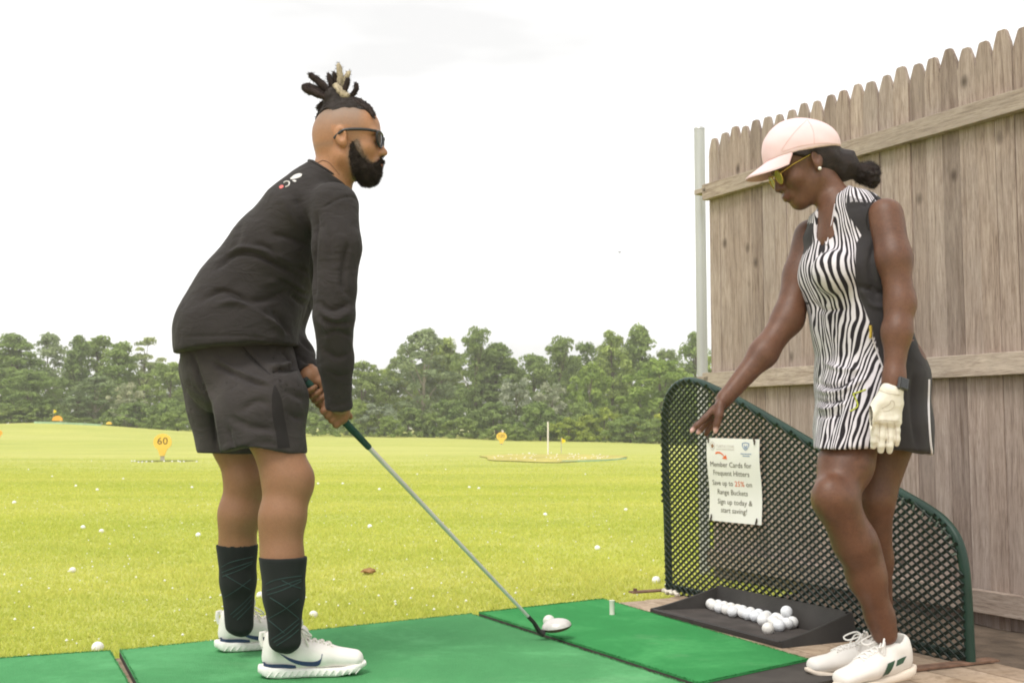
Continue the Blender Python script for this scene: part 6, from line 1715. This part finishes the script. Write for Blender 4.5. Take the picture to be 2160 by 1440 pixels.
    hem = np.interp(X, [A(1720, 0, 3.1)[0], A(1830, 0, 3.05)[0], A(1900, 0, 3.1)[0], A(1965, 0, 3.25)[0]], [A(0, 946, 3.1)[2], A(0, 945, 3.05)[2], A(0, 952, 3.05)[2], A(0, 968, 3.2)[2]])
    c.D = np.maximum(c.D, hem - Z).astype(np.float32)
    c.shell(.010)
    DV, DF = c.mesh(2)
    c6 = lambda L: [(1440 + x * .375, 600 + y * .375) for x, y in L]
    folds = [(c6([(740, 545), (820, 575), (900, 560), (1000, 480)]), 4, -6), (c6([(735, 580), (830, 610), (920, 590), (1050, 520)]), 4, 6), (c6([(735, 650), (820, 660), (920, 640)]), 4, -6), (c6([(740, 690), (830, 700), (930, 660)]), 4, 5),
             (c6([(745, 740), (820, 740), (900, 720)]), 4, -4), (c6([(800, 440), (900, 480), (1010, 480)]), 5, 5), (c6([(880, 700), (840, 800), (800, 900)]), 5, -4), (c6([(980, 560), (930, 700), (880, 860)]), 6, 4),
             (c6([(1250, 330), (1320, 300), (1370, 320)]), 6, -4), (c6([(1150, 60), (1060, 30), (980, 10)]), 6, -4), ([(1850, 500), (1835, 560), (1850, 640)], 6, -5), ([(1815, 600), (1835, 640), (1870, 650)], 5, 4), ([(1930, 770), (1925, 850), (1935, 950)], 8, -4), ([(1720, 640), (1740, 655), (1790, 650)], 5, -4)]
    DV = cloth_folds(DV, DF, folds); DV = wobble(DV, DF, .0012, 40, 12); DV = relax(DV, DF, .3)
    px, py = project(DV); DN = vnormals(DV, DF)
    bl = [(1786, 380), (1783, 428), (1789, 455), (1818, 495), (1806, 513), (1804, 550), (1804, 587), (1813, 626), (1837, 686), (1850, 730), (1862, 775), (1858, 830), (1852, 900), (1848, 990)]
    bx = np.interp(py, [b_[1] for b_ in bl], [b_[0] for b_ in bl])
    lx = np.interp(py, [470, 480, 513, 538, 545, 615, 640, 660], [1716, 1714, 1715, 1694, 1600, 1600, 1716, 1600], left=1600, right=1600)
    pan = np.minimum(bx - px, px - lx); pan = np.where(py < 428, np.maximum(pan, (1850 - px) * (py < 412 + (px - 1790) * .25)), pan)
    back = DN @ FR < -.15
    pan = np.where(back & (py > 425), -20, pan)
    ctr = A(1810, 700, 3.16)
    ang = np.arctan2((DV - ctr) @ SH, (DV - ctr) @ FR)          # wrap the print round the body
    rad = .15
    dress = mesh_np('dress', DV, DF, M_DRESS, w, attrs={'panel': np.clip(pan / 40 + .5, 0, 1), 'across': ang * rad - .40 * np.clip((ang + .25) / .7, 0, 1) * (np.minimum(DV[:, 2], .99) - .95) + .25 * np.clip(DV[:, 2] - 1.03, 0, 1), 'upward': DV[:, 2]})
    d = Drape((DV, DF))
    d.line([(1834, 690), (1846, 730), (1862, 775)], 3.0, .0022).build('zip', M_ZIP, dress)
    d.line([(1836, 686), (1837, 700), (1836, 712)], 3.0, .0045, 6, .003).build('zip_pull', M_GOLD, dress, smooth=True)
    d.line(c6([(1030, 590), (990, 605), (960, 615), (972, 640), (985, 680), (965, 700), (940, 712)]), 3.0, .0020, 26, .001).build('thread_emblem', M_THREAD, dress)
    d.line([(1959, 800), (1958, 860), (1962, 930), (1967, 964)], 3.2, .0034, 16).build('white_piping', M_WTRIM, dress)
    d.line([(1733, 468), (1738, 494), (1743, 517)], 3.05, .0022, 12).build('zip', M_ZIP, dress)
    d.line([(1762, 430), (1754, 475), (1744, 516)], 3.05, .0022, 12).build('zip', M_ZIP, dress)
    d.line([(1874, 405), (1850, 415), (1833, 440), (1827, 464), (1832, 484)], 3.0, .0025, 16).build('armhole_binding', M_SHORTS_D, dress)

    # --- hair and bun
    add = 0.010
    c = Sdf(graded(A(1640, 0, HY)[0], A(1870, 0, HY)[0], .0032, []), graded(HY - .10, HY + .10, .0036, []), graded(A(0, 420, HY)[2], A(0, 245, HY)[2], .0032, []))
    e = lambda c_, r_: Ell(T(c_), tuple(q_ * s for q_ in r_), fx, fy)
    c.add([e((.012, 0, .022), (.098, .084, .080)), e((-.008, 0, .022), (.104, .084, .092)), e((-.052, 0, -.012), (.062, .072, .072))], .03)
    hp = [(1648, 318), (1660, 338), (1684, 344), (1702, 334), (1714, 346), (1722, 372), (1740, 394), (1768, 398), (1800, 392), (1830, 400), (1860, 300), (1760, 230), (1650, 260)]
    bw = [(A(x, y, HY)[0], A(x, y, HY)[2]) for x, y in hp]
    gx, gz = np.meshgrid(c.x, c.z, indexing='ij'); pts = np.stack([gx.ravel(), gz.ravel()], -1); ins = in_poly(pts, bw); dist = np.full(len(pts), 1e9)
    for (x0, z0), (x1, z1) in zip(bw, bw[1:] + bw[:1]):
        dx, dz = x1 - x0, z1 - z0; t = np.clip(((pts[:, 0] - x0) * dx + (pts[:, 1] - z0) * dz) / (dx * dx + dz * dz + 1e-12), 0, 1); dist = np.minimum(dist, np.hypot(pts[:, 0] - x0 - t * dx, pts[:, 1] - z0 - t * dz))
    c.D = np.maximum(c.D, np.where(ins, -dist, dist).reshape(gx.shape)[:, None, :]).astype(np.float32)
    c.add([Ecap(A(1785, 352, HY), A(1806, 362, HY), (.040, .050), (.024, .026), (0, 1, 0))], .03)
    HV, HF = c.mesh(3); HV = wobble(HV, HF, .0016, 120, 9)
    hair = mesh_np('hair', HV, HF, M_WHAIR, w)
    c = Sdf(graded(A(1795, 0, HY)[0], A(1870, 0, HY)[0], .003, []), graded(HY - .06, HY + .06, .003, []), graded(A(0, 410, HY)[2], A(0, 330, HY)[2], .003, []))
    c.add([Ell(A(1831, 366, HY), (.034, .034, .030)), Ell(A(1838, 378, HY - .005), (.022, .024, .026))]); c.add([Ecap(A(1800, 362, HY), A(1822, 366, HY), .022, .024)], .02)
    HV, HF = c.mesh(2); HV = wobble(HV, HF, .0028, 170, 2); bun = mesh_np('hair_bun', HV, HF, M_WHAIR, hair)
    r = np.random.default_rng(5); N_ = vnormals(HV, HF); n = 2200; pk = r.integers(0, len(HV), n); P = HV[pk]; dd = N_[pk] * .6 + r.normal(0, .7, (n, 3)); dd /= np.linalg.norm(dd, axis=1)[:, None]
    sdv = np.cross(dd, r.normal(size=(n, 3))); sdv /= np.linalg.norm(sdv, axis=1)[:, None]
    W = np.stack([P - sdv * .0005, P + sdv * .0005, P + dd * r.uniform(.005, .012, n)[:, None]], 1).reshape(-1, 3); mesh_np('loose_hairs', W, np.arange(3 * n).reshape(n, 3), M_WHAIR, hair, smooth=False)['kind'] = 'stuff'

    # --- cap
    cc = A(1692, 319, HY); R3 = (.110, .089, .089)
    pa, pb = A(1600, 352, HY), A(1782, 314, HY); u = pa - pb; u /= np.linalg.norm(u); nrm = np.cross(u, np.array([0, 1., 0])); nrm = nrm if nrm[2] < 0 else -nrm
    c = Sdf(graded(A(1595, 0, HY)[0], A(1795, 0, HY)[0], .0034, []), graded(HY - .11, HY + .11, .0038, []), graded(A(0, 365, HY)[2], A(0, 235, HY)[2], .0034, []))
    c.add([Ell(cc, R3, u, (0, 1, 0)), Ell(cc + u * .02 - nrm * .008, (.090, .080, .086), u, (0, 1, 0))], .02)
    c.cut(A(1690, 330, HY), nrm); c.sub(Ecap(A(1790, 296, HY - .03), A(1790, 296, HY + .03), .020, .020), .004)
    c.shell(.007); CV, CF = c.mesh(2); CV = wobble(CV, CF, .0012, 60, 3)
    cap = mesh_np('cap', CV, CF, M_CAP, w)
    C0 = A(1690, 330, HY); o = cc - C0; ctr2 = C0 + u * o.dot(u)
    ub = u * math.cos(math.radians(26)) + np.array(nrm) * math.sin(math.radians(26)); ub /= np.linalg.norm(ub); y_ = np.array([0, 1., 0])
    def brim(off):
        rows = []
        for i in range(7):
            g = i / 6; row = []
            for j in range(25):
                ph = math.radians(-62 + 124 * j / 24); e_ = .072 * max(.0, math.cos(ph * 1.40)) ** .50 + .002
                p = ctr2 + u * (.108 * math.cos(ph)) + y_ * (.090 * math.sin(ph)) + ub * e_ * g + np.array(nrm) * (.026 * math.sin(ph) ** 2 * g + off - .004)
                row.append(tuple(p))
            rows.append(row)
        return rows
    t_, b_ = brim(0), brim(.0045)
    mb = MB(); mb.grid(t_); mb.grid([t_[-1], b_[-1]]); mb.build('brim', M_CAP, cap, smooth=True)
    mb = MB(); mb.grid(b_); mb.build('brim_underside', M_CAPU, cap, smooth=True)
    dc = Drape((CV, CF))
    dc.line([(1650, 320), (1690, 308), (1735, 302), (1776, 304)], HY, .0007, 24, .0003, 4).build('stitching', M_CAPU, cap)
    dc.line([(1703, 252), (1680, 275), (1660, 300), (1648, 318)], HY, .0008, 20, .0003, 4).build('stitching', M_CAPU, cap)
    dc.line([(1703, 252), (1715, 275), (1718, 304)], HY, .0008, 20, .0003, 4).build('stitching', M_CAPU, cap)
    mb = MB(); mb.sphere(tuple(cc - np.array(nrm) * .094), .006, 10, 6, (1, 1, .6)); mb.build('button', M_CAP, cap, smooth=True)

    # --- glasses, earring
    mb = MB()
    for sg in (1, -1):
        ring = [Vector(T(((.105 - .003 * (math.cos(a) * .5 + .5)), (.033 + .021 * math.cos(a)) * sg, -.017 + .022 * math.sin(a)))) for a in np.linspace(0, 2 * math.pi, 25)]
        mb.tube(ring, .0013, 6)
        mb.tube([T((.103, .053 * sg, -.010)), T((.060, .074 * sg, -.002)), T((.0, .080 * sg, .004))], .0013, 6)
    mb.tube([T((.104, -.012, -.008)), T((.108, 0, -.004)), T((.104, .012, -.008))], .0012, 6)
    gl = mb.build('sunglasses', M_GOLD, w, smooth=True)
    for sg in (1, -1):
        ring = [Vector(T(((.1045 - .003 * (math.cos(a) * .5 + .5)), (.033 + .020 * math.cos(a)) * sg, -.017 + .021 * math.sin(a)))) for a in np.linspace(0, 2 * math.pi, 25)[:-1]]
        m2 = MB(); m2.add(ring, [tuple(range(24))]); m2.build('lens', M_YLENS, gl)
    p = Vector(T((-.002, .086, -.047))); mb = MB(); mb.sphere(p, .0052, 12, 8); mb.build('earring', M_PEARL, w, smooth=True)

    # --- watch and glove on the near hand
    wc = A(1884, 813, 2.953); wa = A(1886, 800, 2.955) - A(1882, 830, 2.95); wa /= np.linalg.norm(wa)
    e1 = np.array([0, -1., 0]); e1 -= wa * e1.dot(wa); e1 /= np.linalg.norm(e1); e2 = np.cross(wa, e1)
    mb = MB(); rows = []
    for hh, rr in ((-.0105, .0262), (-.010, .0285), (0, .0295), (.010, .0285), (.0105, .0262)):
        rows.append([tuple(wc + wa * hh + (e1 * math.cos(a) + e2 * math.sin(a)) * rr) for a in np.linspace(0, 2 * math.pi, 29)])
    mb.grid(rows); wt = mb.build('watch', M_PLASTIC, w, smooth=True)
    fw = e1 * .86 + np.array([.5, 0, 0]); fw /= np.linalg.norm(fw); sx = np.cross(wa, fw)
    mb = MB(); mb.bbox(tuple(wc + fw * .032), (.034, .032, .010), (Vector(sx), Vector(wa), Vector(fw)), .004); mb.build('watch_case', mat('watch_grey', (.09, .088, .09), .35, .1, 9, 0, metallic=.4), wt, smooth=True)
    mb = MB(); mb.bbox(tuple(wc + fw * .0372), (.028, .026, .002), (Vector(sx), Vector(wa), Vector(fw)), .0006); mb.build('watch_face', M_LENS, wt)
    GY = 2.945
    c = Sdf(graded(A(1812, 0, GY)[0], A(1925, 0, GY)[0], .0027, []), graded(GY - .05, GY + .06, .0027, []), graded(A(0, 975, GY)[2], A(0, 805, GY)[2], .0027, []))
    c.add([Ecap(A(1880, 826, GY), A(1876, 846, GY), (.031, .026), (.034, .021), (1, 0, 0)), Ecap(A(1876, 846, GY), A(1869, 886, GY), (.035, .019), (.041, .0165), (1, 0, 0))], .012)
    for pts_, rr in (([(1847, 884), (1844, 912), (1843, 930), (1842, 941)], .0102), ([(1861, 888), (1860, 920), (1859, 939), (1858, 950)], .0106), ([(1876, 888), (1877, 920), (1877, 940), (1876, 951)], .0104), ([(1889, 884), (1892, 908), (1892, 925), (1891, 936)], .0094)):
        n = len(pts_); c.add(chain([A(x, y, GY + .004 - .0035 * i + .004 * i * i * .5) for i, (x, y) in enumerate(pts_)], [rr * (1 - .07 * i) for i in range(n)]), .0042)
    c.add(chain([A(1852, 850, GY - .004), A(1838, 872, GY - .010), A(1830, 896, GY - .012), A(1827, 914, GY - .010)], [.0155, .0130, .0112, .0092]), .010)
    for x, y in ((1847, 884), (1861, 886), (1875, 886), (1888, 883)): c.add(Ell(A(x, y, GY - .010), (.0085, .008, .010)), .006)
    GV, GF = c.mesh(2); GV = wobble(GV, GF, .0006, 160, 4)
    gv = mesh_np('golf_glove', GV, GF, M_GLOVE, w)
    dg_ = Drape((GV, GF)); C6 = c6
    dg_.line(C6([(1120, 695), (1150, 680), (1165, 668), (1175, 650), (1190, 665), (1185, 690), (1160, 708), (1128, 712)]), GY, .0007, 30, .0004, 4).build('heart_mark', M_GLOVED, gv)
    for L_ in ([(1060, 770), (1130, 762), (1220, 770)], [(1110, 775), (1108, 830), (1106, 880)], [(1150, 775), (1156, 830), (1158, 890)], [(1190, 775), (1200, 830), (1202, 870)], [(1100, 590), (1150, 610), (1220, 620)]):
        dg_.line(C6(L_), GY, .0007, 16, .0004, 4).build('glove_seam', M_GLOVED, gv)

    # --- shoes
    def placer(heel, yaw, pitch=0.0, roll=0.0):
        h = Vector(heel); cy, sy, cp, sp = math.cos(yaw), math.sin(yaw), math.cos(pitch), math.sin(pitch)
        def f_(v):
            x, y, z = v[0], v[1], v[2]; x, z = x * cp + z * sp, -x * sp + z * cp
            return Vector((h.x + x * cy - y * sy, h.y + x * sy + y * cy, h.z + z))
        return f_
    for hp_, yw, pt, near in ((Vector((1.095, 3.175, .030)), math.pi + math.radians(27), .10, 1), (Vector((1.115, 3.395, .002)), math.pi + math.radians(12), 0, 0)):
        if near == 0: hp_.z = DZ + .002
        else: hp_.z = DZ + .050
        pl = placer(hp_, yw, pt); up, WV, WF, geo = build_shoe(w, pl, 'court')
        for sd_ in (1, -1):
            side_patch(up, geo, pl, ([(.095, .064), (.108, .062), (.122, .060)], [(.118, .030), (.131, .030), (.144, .030)]), sd_, 'side_stripe', M_SGREEN, .0014, 8, 8)
            side_patch(up, geo, pl, ([(.050, .066), (.072, .064), (.088, .062)], [(.064, .050), (.078, .049), (.096, .048)]), sd_, 'side_mark', M_SGREEN, .0014, 8, 5)
        mb = MB(); tg = spline([(.112, 0, .088), (.092, 0, .112), (.082, 0, .128), (.088, .004, .140)], 8)
        for yy in (-.006, .008): mb.tube([pl((v[0], v[1] + yy, v[2] * .92)) for v in tg], .003, 6)
        mb.build('lace_end', M_WLACE, up, smooth=True)
build_woman()
